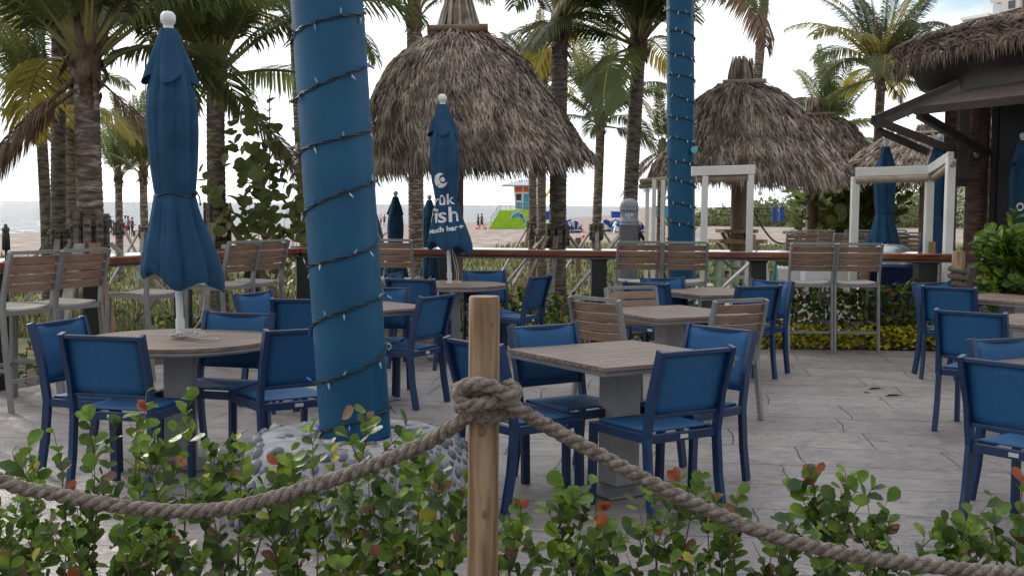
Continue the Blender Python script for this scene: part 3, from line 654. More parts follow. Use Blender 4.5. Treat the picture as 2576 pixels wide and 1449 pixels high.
t = thing('barrier_rope', 'thick twisted sisal rope sagging either side of the pine post, knotted in the middle', 'rope', (PX, PY, zk))
b = rope_mb(catmull(lp + w1, 8), RR, hairs=2200); b.build('rope_strand', MT['rope'], t)
zr = at(1250, 985, 3.53).z
w2 = ring(zr - .03, zr - .0, R(250), R(250 - 430), 16, .078)
rp2 = [at(x, y, Y) for x, y, Y in ((1190, 978, 3.515), (1240, 985, 3.505), (1290, 1020, 3.51), (1340, 1050, 3.53), (1420, 1095, 3.55), (1560, 1172, 3.55), (1717, 1252, 3.55), (1928, 1341, 3.55), (2138, 1394, 3.55), (2348, 1423, 3.55), (2576, 1442, 3.55), (2850, 1430, 3.55), (3200, 1360, 3.55))]
b = rope_mb(catmull(list(reversed(w2))[0:14] + [at(1158, 985, 3.53)] + rp2, 8), RR, hairs=2200, seed=2); b.build('rope_strand', MT['rope'], t)
kn = [at(x, y, Y) for x, y, Y in ((1285, 1040, 3.62), (1262, 1010, 3.52), (1225, 1012, 3.475), (1185, 1022, 3.475), (1158, 1008, 3.50), (1162, 975, 3.51), (1200, 966, 3.48), (1245, 975, 3.475), (1283, 1000, 3.50), (1298, 985, 3.54), (1275, 965, 3.60))]
b = rope_mb(catmull(kn, 8), RR * .95, hairs=300, seed=3); b.build('knot', MT['rope'], t)
# ================================================================ UMBRELLAS
def umb_radius(z, a, S):
    # z: 0 at floor .. 2.65; returns canopy radius below the vent flap
    tab = [(1.08, .178), (1.14, .192), (1.3, .165), (1.45, .130), (1.55, .118), (1.59, .111), (1.63, .114), (1.75, .126), (1.95, .138), (2.1, .136), (2.25, .116), (2.42, .078), (2.55, .050)]
    r = lerp_tab(tab, z); ph = S * 1.7
    fl = .06 if abs(z - 1.59) < .03 else .17 + (.10 if z < 1.5 else 0)
    w = abs(math.sin(4 * a + ph + 1.0 * math.sin((z - 1.0) * 1.7 + S))) ** .5 - .6 + .35 * abs(math.sin(7 * a - ph - .7 * math.sin(z * 2.3))) ** .5 - .2
    r *= 1 + fl * w + .05 * math.sin(2 * a + ph) * (1 if z < 1.6 else .5) + (.012 * math.cos(17 * a + S) if z < 1.62 else 0)
    if z < 1.5: r += .055 * max(0, math.cos(a - .15 - (S % 2) * .4)) ** 3 * (1.5 - z) / .4
    return r
def umbrella(base, lean, label, S, group='closed blue umbrellas', floor=0, hang=0, scale=1):
    base = V((base[0], base[1], floor)); t = thing('closed_umbrella', label, 'umbrella', base, 0, group)
    def X(p): return base + V((p[0] + lean[0] * p[2] / 2.65, p[1] + lean[1] * p[2] / 2.65, p[2])) * 1
    def seg(b, prof, n, m=0, fn=None, close=True, sm=True):
        c = MB(); c.lathe(prof, n, (0, 0, 0), m, fn, sm, close); b.add([X(V(p) * scale) for p in c.v], c.f, m, True)
    b = MB(); seg(b, [(.0215, .02), (.0215, 2.5)], 14); seg(b, [(.027, .80), (.027, .86)], 14); seg(b, [(.030, .752), (.030, .775)], 14); b.build('pole', MT['whiteplastic'], t)
    b = MB(); seg(b, [(.036, 2.535), (.036, 2.555), (.028, 2.565), (.030, 2.580), (.040, 2.592), (.0445, 2.615), (.0415, 2.637), (.026, 2.655), (.004, 2.660)], 18); b.build('finial', MT['whiteplastic'], t)
    b = MB(); zs = [1.09, 1.12, 1.16, 1.22, 1.28, 1.34, 1.40, 1.46, 1.52, 1.56, 1.585, 1.60, 1.63, 1.68, 1.75, 1.82, 1.9, 1.98, 2.06, 2.14, 2.22, 2.3, 2.38, 2.46, 2.53, 2.55]
    def f1(r, z, a, j):
        dz = 0
        if j < 3: dz = -.035 * math.sin(4 * a + S * 1.7) * (3 - j) / 3 + .045 * math.cos(a - 2.6 - S) * (3 - j) / 3
        return umb_radius(z, a, S), dz
    seg(b, [(.1, z) for z in zs], 96, 0, f1, False)
    seg(b, [(.1, 1.09), (.05, 1.15), (.022, 1.2)], 96, 0, lambda r, z, a, j: (umb_radius(1.09, a, S) * (1, .55, .1)[j], (-.035 * math.sin(4 * a + S * 1.7) + .045 * math.cos(a - 2.6 - S)) * (1, .3, 0)[j]), False)
    b.build('canopy', MT['canvas'], t)
    b = MB()
    def f2(r, z, a, j):
        k = j / 6; w = math.sin(4 * a + S); return r * (1 + .26 * k * w + .07 * k * math.sin(7 * a + 2 * S)), -.03 * k * math.sin(4 * a + S + .6)
    seg(b, [(.046, 2.557), (.056, 2.53), (.075, 2.47), (.095, 2.41), (.112, 2.35), (.124, 2.30), (.132, 2.262)], 64, 0, f2, False)
    b.build('vent_flap', MT['canvas'], t)
    b = MB(); P = [X(V((umb_radius(1.59, a, S) * 1.02 * math.cos(a), umb_radius(1.59, a, S) * 1.02 * math.sin(a), 1.59 + .012 * math.sin(3 * a))) * scale) for a in [2 * math.pi * i / 48 for i in range(49)]]
    b.tube(P, .006, 5); q = X(V((.115, -.02, 1.60)) * scale); b.tube([q, q + V((.02, -.02, .015)), q + V((.04, -.02, -.02)), q + V((.045, -.02, -.07))], .005, 5); b.ball(q + V((.01, -.01, 0)), .014, 6)
    b.build('tie_strap', MT['strap'], t)
    return t, X
u1, X1 = umbrella((-1.945, 6.93), (-.075, 0), 'big closed blue umbrella standing in the near round table at left', .4)
b = MB(); rnd = random.Random(3); Z0 = .752   # white cord coiled on the table at the pole
P = []
for i in range(44): a = i * .9; rr = rnd.uniform(.035, .075); P.append(V((-1.925 + rr * math.cos(a) * 1.25 + .02 * math.sin(i * .3), 6.90 + rr * math.sin(a), Z0 + .004 + rnd.uniform(0, .03))))
b.tube(catmull(P, 2), .004, 5)
b.tube(catmull([V((-1.90, 6.86, Z0 + .03)), V((-1.84, 6.82, Z0 + .02)), V((-1.78, 6.86, Z0 + .008)), V((-1.72, 6.83, Z0 + .005)), V((-1.74, 6.79, Z0 + .005)), V((-1.83, 6.80, Z0 + .01)), V((-1.90, 6.84, Z0 + .02))], 6), .004, 5)
b.tube(catmull([V((-1.90, 6.88, Z0 + .03)), V((-1.84, 6.90, .86)), V((-1.82, 6.91, 1.0)), V((-1.86, 6.92, 1.08)), V((-1.905, 6.93, 1.17))], 6), .0032, 5)
tag(b.build('coiled_cord', MT['cord']), 'thin white cord coiled round the umbrella pole on the near round table', 'cord')
u2, X2 = umbrella((-.60, 11.93), (-.12, 0), 'closed blue umbrella printed with white lettering, in the round table by the rail', 1.3)
# white print that follows the canopy of the second umbrella
def on_canopy(u, z, S, off=.006):   # u metres sideways, z metres up; camera-facing side is -Y
    a = -math.pi / 2; r = umb_radius(z, a, S); a += u / max(r, .08); r = umb_radius(z, a, S) + off
    return V((r * math.cos(a), r * math.sin(a), z))
def printed(verts, faces, Xf, S, parent, tilt=.0, m=None, nm='print'):
    b = MB(); b.add([Xf(on_canopy(u, z + u * tilt, S)) for u, z in verts], faces); return b.build(nm, m or MT['print'], parent)
def text_geo(s, size, bold=0):
    cu_ = bpy.data.curves.new('txt', 'FONT'); cu_.body = s; cu_.size = size; cu_.resolution_u = 3; cu_.offset = bold; cu_.extrude = 0; cu_.align_x = 'CENTER'
    o = bpy.data.objects.new('txt', cu_); COL.objects.link(o); dg = bpy.context.evaluated_depsgraph_get(); me = bpy.data.meshes.new_from_object(o.evaluated_get(dg))
    bm = bmesh.new(); bm.from_mesh(me); bmesh.ops.triangulate(bm, faces=bm.faces[:]); bmesh.ops.subdivide_edges(bm, edges=[e for e in bm.edges if e.calc_length() > size * .12], cuts=2)
    vs = [(v.co.x, v.co.y) for v in bm.verts]; bm.verts.index_update(); fs = [tuple(v.index for v in f.verts) for f in bm.faces]; bm.free()
    bpy.data.objects.remove(o); bpy.data.curves.remove(cu_); bpy.data.meshes.remove(me); return vs, fs
S2 = 1.3
for s, size, u0, z0, tl in (('rûk', .15, -.03, 1.55, .12), ('fish', .215, -.03, 1.375, .1), ('beach bar +', .07, -.02, 1.285, .16)):
    vs_, fs_ = text_geo(s, size, .0025); printed([(x + u0, y + z0) for x, y in vs_], fs_, X2, S2, u2, tl, nm='lettering')
# fish eye emblem: crescent with a dot
vs_ = []; n = 28
for i in range(n + 1):
    a = R(60) + R(290) * i / n; vs_.append((-.045 + .068 * math.cos(a), 1.79 + .075 * math.sin(a)))
    d = .068 - .052 * math.sin(math.pi * i / n) ** .6; vs_.append((-.045 + d * math.cos(a) + .012 * math.sin(math.pi * i / n), 1.79 + d * 1.05 * math.sin(a)))
printed(vs_, [(2 * i, 2 * i + 2, 2 * i + 3, 2 * i + 1) for i in range(n)], X2, S2, u2, nm='emblem')
vs_ = [(-.02, 1.80)] + [(-.02 + .022 * math.cos(i * .5236), 1.80 + .024 * math.sin(i * .5236)) for i in range(12)]
printed(vs_, [(0, i, i % 12 + 1) for i in range(1, 13)], X2, S2, u2, nm='emblem')
b = MB(); q = X2(V((.03, 0, 1.12))); b.tube(catmull([q, q + V((.03, -.02, -.15)), q + V((.06, -.02, -.28)), q + V((.04, -.02, -.37))], 5), .004, 5); b.tube(catmull([q, q + V((.05, -.02, -.12)), q + V((.075, -.02, -.26)), q + V((.07, -.02, -.37))], 5), .004, 5)
tag(b.build('pull_cord', MT['cord']), 'pale cord hanging down the pole of the printed umbrella', 'cord')
p = at(1080, 500, 22); umbrella((p.x + .05, 22), (-.05, 0), 'closed blue umbrella beyond the rail, between the trunk under the hut and the printed umbrella', 2.2, floor=gz(p.x, 22) - .45)
p = at(995, 500, 21); umbrella((p.x, 21), (0, 0), 'closed blue umbrella beyond the rail right beside the thick column', 3.1, floor=gz(p.x, 21) - .42)
p = at(948, 500, 17.5); umbrella((p.x, 17.5), (-.05, 0), 'closed blue umbrella almost wholly behind the thick column', 4.1, floor=gz(p.x, 17.5) - .85)
p = at(2225, 500, 17); umbrella((p.x, 17), (0, 0), 'closed blue umbrella behind the white frame, with a skewed hem', 5.3, floor=-.12)
p = at(2358, 500, 15.6); umbrella((p.x, 15.6), (0, 0), 'closed blue umbrella between the white frame posts beside the bark column', 6.1, floor=-.12)
u8, X8 = umbrella((at(2568, 500, 14.2).x, 14.2), (0, 0), 'closed blue umbrella cut off by the right edge, with a white ring printed on it', 7.2, floor=.0, scale=.93)
vs_ = []; n = 20
for i in range(n + 1): a = 2 * math.pi * i / n; vs_ += [(.048 * math.cos(a) - .055, 1.70 + .055 * math.sin(a)), (.026 * math.cos(a) - .055, 1.70 + .03 * math.sin(a))]
printed(vs_, [(2 * i, 2 * i + 2, 2 * i + 3, 2 * i + 1) for i in range(n)], lambda p: X8(p * .93), 7.2, u8, nm='emblem')
# ================================================================ THATCHED HUTS
def thatch(b, c, prof, rad, rows, blen, bw, rnd, per=.05, lift=.05, a0=0, a1=2 * math.pi, mats=(0, 1), fringe=1):
    """prof(t)->(scale,z) t 0 eave..1 top; rad(angle,t)->radius and centre shift"""
    def P(t, a):
        r, cx, cy, z = rad(t, a); return V((c[0] + cx + r * math.cos(a), c[1] + cy + r * math.sin(a), c[2] + z))
    n = 56; m_ = 14; vs = [P(j / m_, a0 + (a1 - a0) * k / n) for j in range(m_ + 1) for k in range(n + 1)]
    b.add(vs, [(j * (n + 1) + k, j * (n + 1) + k + 1, (j + 1) * (n + 1) + k + 1, (j + 1) * (n + 1) + k) for j in range(m_) for k in range(n)], 2, True)
    for i in range(rows):
        t = i / rows; r = rad(t, 0)[0]; cnt = max(10, int((a1 - a0) * r / per))
        for k in range(cnt):
            a = a0 + (a1 - a0) * (k + rnd.random()) / cnt; tt = min(1, max(0, t + rnd.uniform(-.5, .5) / rows))
            p = P(tt, a); q = P(max(0, tt - .04), a + rnd.gauss(0, .014)); dn = (q - p)
            if dn.length < 1e-5: dn = V((0, 0, -1))
            if tt < .035: dn = P(0, a) - P(.04, a)
            dn.normalize(); side = dn.cross(V((math.cos(a), math.sin(a), .3))).normalized(); out = side.cross(dn).normalized()
            if out.z < 0 and out.dot(V((math.cos(a), math.sin(a), 0))) < 0: out = -out
            L_ = blen * rnd.uniform(.6, 1.25); w = bw * rnd.uniform(.6, 1.3); l0 = rnd.uniform(.0, lift) + .01
            p = p + out * (l0 * .4) - dn * L_ * .25; sk = side * rnd.gauss(0, .10 * L_)
            e = p + dn * L_ * .55 + out * l0 + sk * .4; f_ = p + dn * L_ + out * (l0 * rnd.uniform(.2, 1.2)) + sk + V((0, 0, -.16 * L_ * (1 - tt)))
            tw = out * rnd.uniform(-.5, .5) * w
            b.add([p - side * w * .5, p + side * w * .5, e + side * w * .5 + tw, e - side * w * .5 - tw, f_ + side * w * .12, f_ - side * w * .12], [(0, 1, 2, 3), (3, 2, 4, 5)], mats[0] if rnd.random() < .62 else mats[1])
    if fringe:
        cnt = int((a1 - a0) * rad(0, 0)[0] / (per * .35))
        for k in range(cnt):
            a = a0 + (a1 - a0) * rnd.random(); p = P(rnd.uniform(0, .03), a) + V((-math.cos(a), -math.sin(a), 0)) * rnd.uniform(0, .16); L_ = blen * rnd.uniform(.25, .75) * (1 + .5 * noise.noise(V((a * 6, 0, c[0])))); side = V((-math.sin(a), math.cos(a), 0)); w = bw * .6
            d = (V((math.cos(a), math.sin(a), 0)) * rnd.uniform(-.1, .45) + V((0, 0, -1)) + side * rnd.gauss(0, .2)).normalized()
            b.add([p - side * w, p + side * w, p + d * L_], [(0, 1, 2)], mats[1] if rnd.random() < .6 else mats[0])
def hut(c, eave_z, top_z, cap_z, rx, shift, label, post_w, bend, seed, bars, blen=.42, rows=56, per=.05, bw=.03, post_m='log_red', lop=0):
    rnd = random.Random(seed); t = thing('thatched_hut', label, 'hut', (c[0], c[1], c[2]), 0, 'thatched beach huts')
    def rad(q, a):
        z = eave_z + (bars - eave_z) * (q ** 1.0) + .03 * math.sin(3 * a + seed); s = (1 - q); prof = lerp_tab([(0, 1), (.15, .955), (.36, .84), (.6, .715), (.75, .60), (.88, .42), (.96, .28), (1, .2)] if shift > .3 else [(0, 1), (.15, .9), (.36, .76), (.55, .65), (.75, .52), (.88, .38), (.96, .22), (1, .12)], q)
        zz = z + lop * math.cos(a) * s
        lump = 1 + .05 * noise.noise(V((math.cos(a) * 2, math.sin(a) * 2, q * 4 + seed)))
        return rx * prof * lump, shift * s ** 1.2 - .12 * math.sin(math.pi * q) * (1 if shift > .3 else 0), 0, zz - c[2]
    b = MB(); thatch(b, c, None, rad, rows, blen, bw, rnd, per)
    b.build('roof', [MT['thatch'], MT['thatch_d'], MT['thatch_core']], t)
    b = MB(); r0 = .42 if shift > .3 else .27; r1 = .12 if shift > .3 else .17
    for k in range(130):
        a = rnd.uniform(0, 6.283); p = V((c[0] + r0 * math.cos(a), c[1] + r0 * math.sin(a), bars - .08)); q = V((c[0] + r1 * math.cos(a) + rnd.gauss(0, .03), c[1] + r1 * math.sin(a) + rnd.gauss(0, .03), top_z - abs(rnd.gauss(0, .08)))); side = V((-math.sin(a), math.cos(a), 0)) * rnd.uniform(.014, .035)
        mid = p.lerp(q, .5) + V((math.cos(a), math.sin(a), 0)) * rnd.uniform(0, .03); b.add([p - side, p + side, mid + side, mid - side, q + side * .5, q - side * .5], [(0, 1, 2, 3), (3, 2, 4, 5)], 0 if rnd.random() < .5 else 1)
    b.lathe([(r0 * .9, bars - .1), (r1 * .9, top_z - .12)], 16, (c[0], c[1], 0), 2)
    b.build('cap', [MT['thatch'], MT['thatch_d'], MT['thatch_core']], t)
    L_ = .50 if shift > .3 else .41; rr = .075 if shift > .3 else .046
    for s, dz in ((-1, .0), (1, .0)):
        b = MB(); b.tube([(c[0] - L_, c[1] + s * (r0 + .02 if shift > .3 else .33), bars), (c[0] + L_, c[1] + s * (r0 + .02 if shift > .3 else .33), bars + .03)], rr, 10); b.build('cap_log', MT['log'] if post_m != 'x' else MT['log_red'], t)
        b = MB(); b.tube([(c[0] + s * r0 * .95, c[1] - L_, bars - .09), (c[0] + s * r0 * .95, c[1] + L_, bars - .09)], rr * .9, 10); b.build('cap_log', MT['log'] if post_m != 'x' else MT['log_red'], t)
    b = MB(); b.tube([(c[0], c[1], c[2] - .1), (c[0], c[1], bars)], post_w, 14); b.build('post', MT['log_red'], t)
    return t
y = 20; p = at(1152, 500, y); hut((p.x, y, gz(p.x, y)), 2.30, 5.25, 0, 1.86, .36, 'largest thatched hut, in the middle, its pointed cap cut by the top edge', .095, 1.75, 1, 4.42, .38, 74, .034, .024, 'x', lop=.08)
y = 22.7; p = at(1858, 500, y); hut((p.x, y, -.15), 2.2, 4.42, 0, 1.86, .22, 'thatched hut just right of the farther blue column, with a round bar under it', .145, 1.9, 2, 3.90, .46, 56, .045, .028)
y = 30; p = at(2045, 500, y); hut((p.x, y, -.2), 2.42, 4.34, 0, 1.85, .0, 'smaller looking thatched hut behind and right of the hut with the round bar', .16, 1.9, 3, 3.88, .46, 46, .05, .032)
y = 27; p = at(2330, 400, y); t4 = hut((p.x, y, -.2), 2.25, 3.5, 0, 2.1, .0, 'low thatched roof behind the white frame and the bar awning', .12, 2.0, 4, 3.25, .46, 40, .05, .035)
# counters round the posts of huts
def round_counter(c, z, r, label, seed):
    t = thing('round_counter', label, 'counter', c, 0, 'octagonal wooden counters under huts'); b = MB(); b.lathe([(.17, z), (r, z), (r, z + .07), (.17, z + .07)], 8, (c[0], c[1], 0), smooth=False); b.build('top', MT['counter'], t)
    for k in range(4):
        a = k * math.pi / 2 + .4; b = MB(); b.beam((c[0] + .1 * math.cos(a), c[1] + .1 * math.sin(a), z - .4), (c[0] + r * .8 * math.cos(a), c[1] + r * .8 * math.sin(a), z), .05, .06); b.build('bracket', MT['counter'], t)
p = at(1858, 500, 22.7); round_counter((p.x, 22.7, 0), .86, .58, 'octagonal wooden counter round the post of the hut right of the farther blue column', 1); round_counter((p.x + .02, 22.9, 0), 1.05, .42, 'smaller upper wooden shelf round the same hut post', 2)
p = at(2040, 500, 30); round_counter((p.x, 30, 0), .88, .70, 'wooden counter round the post of the smaller looking hut', 3)
def step_stool(x, y, z, h, m, label):
    t = thing('tall_stool', label, 'stool', (x, y, z), 0, 'painted wooden stools under the hut')
    b = MB(); b.box((x, y, z + h), (.34, .34, .035)); b.build('seat', MT[m], t, bevel=.006)
    for sx in (-1, 1):
        for sy in (-1, 1):
            b = MB(); b.beam((x + sx * .20, y + sy * .20, z), (x + sx * .13, y + sy * .13, z + h - .02), .055, .04); b.build('leg', MT[m], t)
    for q in (.25, .5):
        b = MB(); b.box((x, y - .18 + .07 * q, z + h * q), (.33, .025, .05)); b.box((x, y + .18 - .07 * q, z + h * q), (.33, .025, .05)); b.build('rung', MT[m], t)
MT['sage'] = mat('sage_paint', (.28, .36, .24), (.34, .42, .29), 4, .6); MT['palegrey'] = mat('pale_grey_paint', (.42, .45, .50), (.50, .52, .57), 4, .6)
for xd, y, m, lb in ((1795, 21.6, 'sage', 'sage green tall stool, leftmost under the hut with the round bar'), (1830, 21.2, 'sage', 'sage green tall stool nearest the hut post'), (1875, 22.0, 'palegrey', 'pale grey tall stool right of the sage green ones'), (1905, 21.0, 'palegrey', 'pale grey tall stool behind the rail post, rightmost'), (1826, 23.6, 'blueplastic', 'dark blue stool behind the round bar post'), (1975, 25.5, 'teal', 'teal tall stool under the smaller hut'), (2075, 28.8, 'blueplastic', 'dark blue stool under the smaller hut')):
    step_stool(at(xd, 600, y).x, y, -.13, .74, m, lb)
# ================================================================ PALMS
def frond_mesh(elev, length, seed, droop, mt, sag=.9, thin=1.0):
    rnd = random.Random(seed); b = MB(); pts = []; p = V((0, 0, 0)); e = R(elev); n = 16; ds = length / n
    for i in range(n + 1):
        pts.append(p.copy()); p = p + V((math.cos(e), 0, math.sin(e))) * ds; e -= R(droop) / n * (0.35 + 1.3 * i / n) * (math.cos(e) if e > 0 else max(.15, math.cos(e)))
    b.tube(pts, [max(.004, .024 * (1 - i / n) ** .8 + .003) * length / 3 + (.012 * (1 - i / 3) if i < 3 else 0) for i in range(n + 1)], 6, 1)
    nl = int(62 * length / 3)
    for i in range(nl):
        t = .16 + .84 * (i + rnd.random() * .6) / nl; k = min(n - 1, int(t * n)); fr = t * n - k; q = pts[k].lerp(pts[k + 1], fr); d = (pts[k + 1] - pts[k]).normalized(); up = V((0, 1, 0)).cross(d) * -1
        if up.z < 0: up = -up
        L_ = length * .235 * math.sin(math.pi * (.1 + .86 * t)) ** .65 * rnd.uniform(.85, 1.1) * thin
        for s in (-1, 1):
            if rnd.random() < .04: continue
            dr = V((0, s, 0)) * .75 + d * (.45 + .5 * t) + up * .18; dr.normalize(); w = .017 * length / 3 * (1.1 - .3 * t) + .003; wd = dr.cross(up).normalized() * w
            g = V((0, 0, -1)); a1 = q + dr * L_ * .45 + g * L_ * .08 * sag; a2 = q + dr * L_ * .8 + g * L_ * (.32 + rnd.random() * .12) * sag; a3 = q + dr * L_ * .97 + g * L_ * (.52 + rnd.random() * .25) * sag
            b.add([q - wd * .5, q + wd * .5, a1 - wd, a1 + wd, a2 - wd * .7, a2 + wd * .7, a3], [(0, 1, 3, 2), (2, 3, 5, 4), (4, 5, 6)], 0)
    me = b.build('frond', [mt, MT['petiole'] if mt is not MT['frond_d'] else MT['fibre']]); d = me.data; bpy.data.objects.remove(me); return d
FR = {}
for key, mt in (('g', MT['frond']), ('y', MT['frond_y']), ('d', MT['frond_d'])):
    for j, (el, dr) in enumerate(((84, 40), (66, 70), (46, 95), (22, 95), (-8, 70), (-42, 35))):
        FR[key, j] = frond_mesh(el, 3.0, 11 * j + ord(key), dr, mt, 1.25 if key == 'd' else .9, .85 if key == 'd' else 1)
def palm(xd0, y0, xd1, ztop, r0, label, seed, nf=20, fl=1.0, mixd=.12, mixy=.15, bark='bark', zb=None, lights_=False, curve=.0, boots=True, low=4, group='coconut palms', band=None, az=None, js=None, dead=(), avoid=None):
    JS = (0, 1, 2, 1, 3, 2, 0, 1, 2, 3, 1, 2, 4, 1, 0, 2, 3, 1)
    rnd = random.Random(seed); bx = at(xd0, 516, y0).x; tx = at(xd1, 516, y0).x; zb = gz(bx, y0) - .1 if zb is None else zb
    t = thing('palm_tree', label, 'palm tree', (bx, y0, zb), 0, group); n = 90; pts = []; rs = []; h = ztop - zb; u = 0
    nr = max(10, int(h / (.078 if y0 < 20 else .07)))
    for i in range(n + 1):
        q = i / n; pts.append(V((bx + (tx - bx) * q + curve * math.sin(math.pi * q), y0 + .04 * math.sin(q * 4 + seed), zb + h * q)))
        rs.append(r0 * (1.0 + .35 * max(0, 1 - q * 7) - .12 * q))
    b = MB(); m_ = 20; vs = []; rows_ = nr * 3
    for i in range(rows_ + 1):
        q = i / rows_; k = min(n - 1, int(q * n)); c = pts[k].lerp(pts[k + 1], q * n - k); r = rs[k]; saw = (i % 3) / 3.0; wob = rnd.uniform(-.3, .3)
        for j in range(m_):
            a = 2 * math.pi * j / m_; ring = .10 * (1 - saw) + .03 * noise.noise(V((math.cos(a) * 1.7, math.sin(a) * 1.7, i * .9 + seed)))
            vs.append(c + V((r * (1 + ring) * math.cos(a), r * (1 + ring) * math.sin(a), .012 * math.sin(a * 2 + (i // 3) * 1.3) + .008 * wob)))
    b.add(vs, [(i * m_ + j, i * m_ + (j + 1) % m_, (i + 1) * m_ + (j + 1) % m_, (i + 1) * m_ + j) for i in range(rows_) for j in range(m_)], 0, False)
    b.build('trunk', MT[bark], t)
    T = pts[-1]; rt = rs[-1]
    b = MB()                                     # old leaf bases and fibre round the crown shaft
    hh = .62 * fl; b.lathe([(rt * .95, -.06), (rt * 1.22, .08 * fl), (rt * 1.35, .25 * fl), (rt * 1.15, .5 * fl), (rt * .5, .75 * fl)], 14, T, 0, lambda r, z, a, j: (r * (1 + .16 * math.sin(3 * a + j * 1.9 + seed)), .02 * math.sin(5 * a)))
    for k in range(26 if boots else 12):
        a = rnd.uniform(0, 6.28); z = rnd.uniform(-.22, .4) * fl; o = V((math.cos(a), math.sin(a), 0)); p = T + o * rt * .9 + V((0, 0, z)); s = V((-math.sin(a), math.cos(a), 0)) * rnd.uniform(.04, .09) * fl; L_ = rnd.uniform(.14, .42) * fl; d = (o * rnd.uniform(.3, .9) + V((0, 0, rnd.uniform(.5, 1)))).normalized()
        if rnd.random() < .3: d.z *= -1
        b.add([p - s, p + s, p + d * L_ * .6 + s * .5 + o * .02, p + d * L_ * .6 - s * .5 + o * .02, p + d * L_], [(0, 1, 2, 3), (3, 2, 4)], 0)
    b.build('crown_base', MT['fibre'], t)
    for a_, s_, k_ in dead:
        o = bpy.data.objects.new('frond', FR[k_, 5]); COL.objects.link(o); o.parent = t; o.location = T - V((bx, y0, zb)) + V((math.cos(R(a_)) * rt, math.sin(R(a_)) * rt, .05)); o.scale = (s_, s_, s_); o.rotation_euler = (.2, 0, R(a_))
    for k in range(nf):
        j = JS[k % len(JS)] if js is None else js[k % len(js)]; a = k * 2.399 + seed + rnd.uniform(-.25, .25)
        if az and k < len(az): a = R(az[k][0]); j = az[k][1]
        if avoid and j >= avoid[2] and math.cos(a - R(avoid[0])) > math.cos(R(avoid[1])): j = avoid[2] - 1
        key = 'd' if (j >= 4 and rnd.random() < mixd * 3) or rnd.random() < mixd * .12 else ('y' if rnd.random() < mixy * (1.6 if j >= 3 else .8) else 'g')
        o = bpy.data.objects.new('frond', FR[key, j]); COL.objects.link(o); o.parent = t
        o.location = T - V((bx, y0, zb)) + V((math.cos(a) * rt * .6, math.sin(a) * rt * .6, (.42 - .09 * j) * fl)); s = fl * rnd.uniform(.82, 1.12); o.scale = (s, s, s); o.rotation_euler = (rnd.uniform(-.35, .35), rnd.uniform(-.08, .08), a)
    if band:                                        # timber collar and props
        zc, wc, props = band; ax = at(xd0 + (xd1 - xd0) * (zc - zb) / h, 516, y0).x
        b = MB()
        for k in range(9): a = 2 * math.pi * k / 9; rr = rs[20] * 1.12 + .03; b.beam((ax + rr * math.cos(a), y0 + rr * math.sin(a), zc - wc / 2 + rnd.uniform(-.04, .04)), (ax + rr * math.cos(a), y0 + rr * math.sin(a), zc + wc / 2 + rnd.uniform(-.05, .05)), .085, .04, up=(math.cos(a), math.sin(a), 0))
        b.build('collar', MT['bark_dark'], t)
        for dz in (-wc * .33, wc * .33): b = MB(); b.lathe([(rs[20] * 1.12 + .055, zc + dz - .015), (rs[20] * 1.12 + .055, zc + dz + .015)], 18, (ax, y0, 0)); b.build('strap', MT['black'], t)
        for (ang, reach, m) in props:
            a = R(ang); rr = rs[20] * 1.12 + .06; p = V((ax + rr * math.cos(a), y0 + rr * math.sin(a), zc)); q = V((ax + (rr + reach) * math.cos(a), y0 + (rr + reach) * math.sin(a), gz(ax, y0) - .05)); b = MB(); b.beam(p, q, .13 if y0 < 18 else .09, .04, up=(math.cos(a), math.sin(a), 0)); b.build('brace', MT[m], t)
    return t
def zt(y, Y, x=1288): return at(x, y, Y).z
palm(226, 13.2, 226, 2.86, .142, 'stout palm with ringed trunk and timber collar, second trunk in front at far left', 7, 30, 1.05, .10, .10, band=(1.08, .62, [(-100, .55, 'lumber'), (-60, 1.1, 'lumber_b'), (10, 1.3, 'lumber'), (200, .9, 'lumber')]), az=[(-60, 0), (120, 0), (215, 1), (-20, 1), (-75, 0), (40, 2), (180, 1), (-120, 1), (0, 2), (-45, 1), (160, 2), (190, 5)], js=(0, 1, 2, 1, 0, 1, 2, 1, 0, 3), dead=((170, .6, 'd'), (215, .68, 'd'), (-10, .45, 'd')))
palm(548, 17.5, 545, 3.22, .138, 'palm with thick trunk between the big closed umbrella and the thick column', 21, 32, 1.05, .05, .10, js=(0, 1, 2, 1, 2, 1, 0, 1, 0, 2, 3, 0), dead=((-15, .78, 'd'), (10, .62, 'g'), (150, .5, 'd')), band=(1.25, .6, [(-95, .5, 'lumber'), (-20, 1.2, 'lumber_b'), (180, 1.0, 'lumber')]))
palm(146, 18.5, 156, 4.6, .115, 'slim dark palm left of the stout ringed palm', 3, 24, 1.0, .12, .15, 'bark_dark', js=(0, 1, 1, 2, 0, 2, 1), band=(.95, .3, [(200, .8, 'lumber'), (-20, .8, 'lumber'), (-80, .6, 'lumber')]))
palm(118, 22, 108, 2.95, .105, 'reddish palm trunk at far left with yellowing crown', 31, 16, .8, .12, .3, 'bark_dark', js=(0, 1, 0, 1, 2, 3, 3), dead=((180, .45, 'd'), (200, .6, 'd')))
palm(182, 24, 176, 4.4, .11, 'thin palm trunk just left of the stout ringed palm', 5, 16, .9, .1, .1, 'bark_dark', js=(0, 1, 1, 2))
palm(296, 33, 300, 2.05, .105, 'small far palm, left one of the two right of the stout ringed palm', 44, 15, .62, js=(0, 0, 1, 0, 1, 2), band=(.8, .35, [(200, .8, 'lumber'), (-20, .9, 'lumber')]))
palm(366, 31, 362, 2.1, .105, 'small far palm just left of the big closed umbrella', 52, 15, .68, .1, .15, js=(0, 0, 1, 0, 1, 2), band=(.75, .3, [(220, .9, 'lumber'), (-40, .9, 'lumber'), (-90, .6, 'lumber')]))
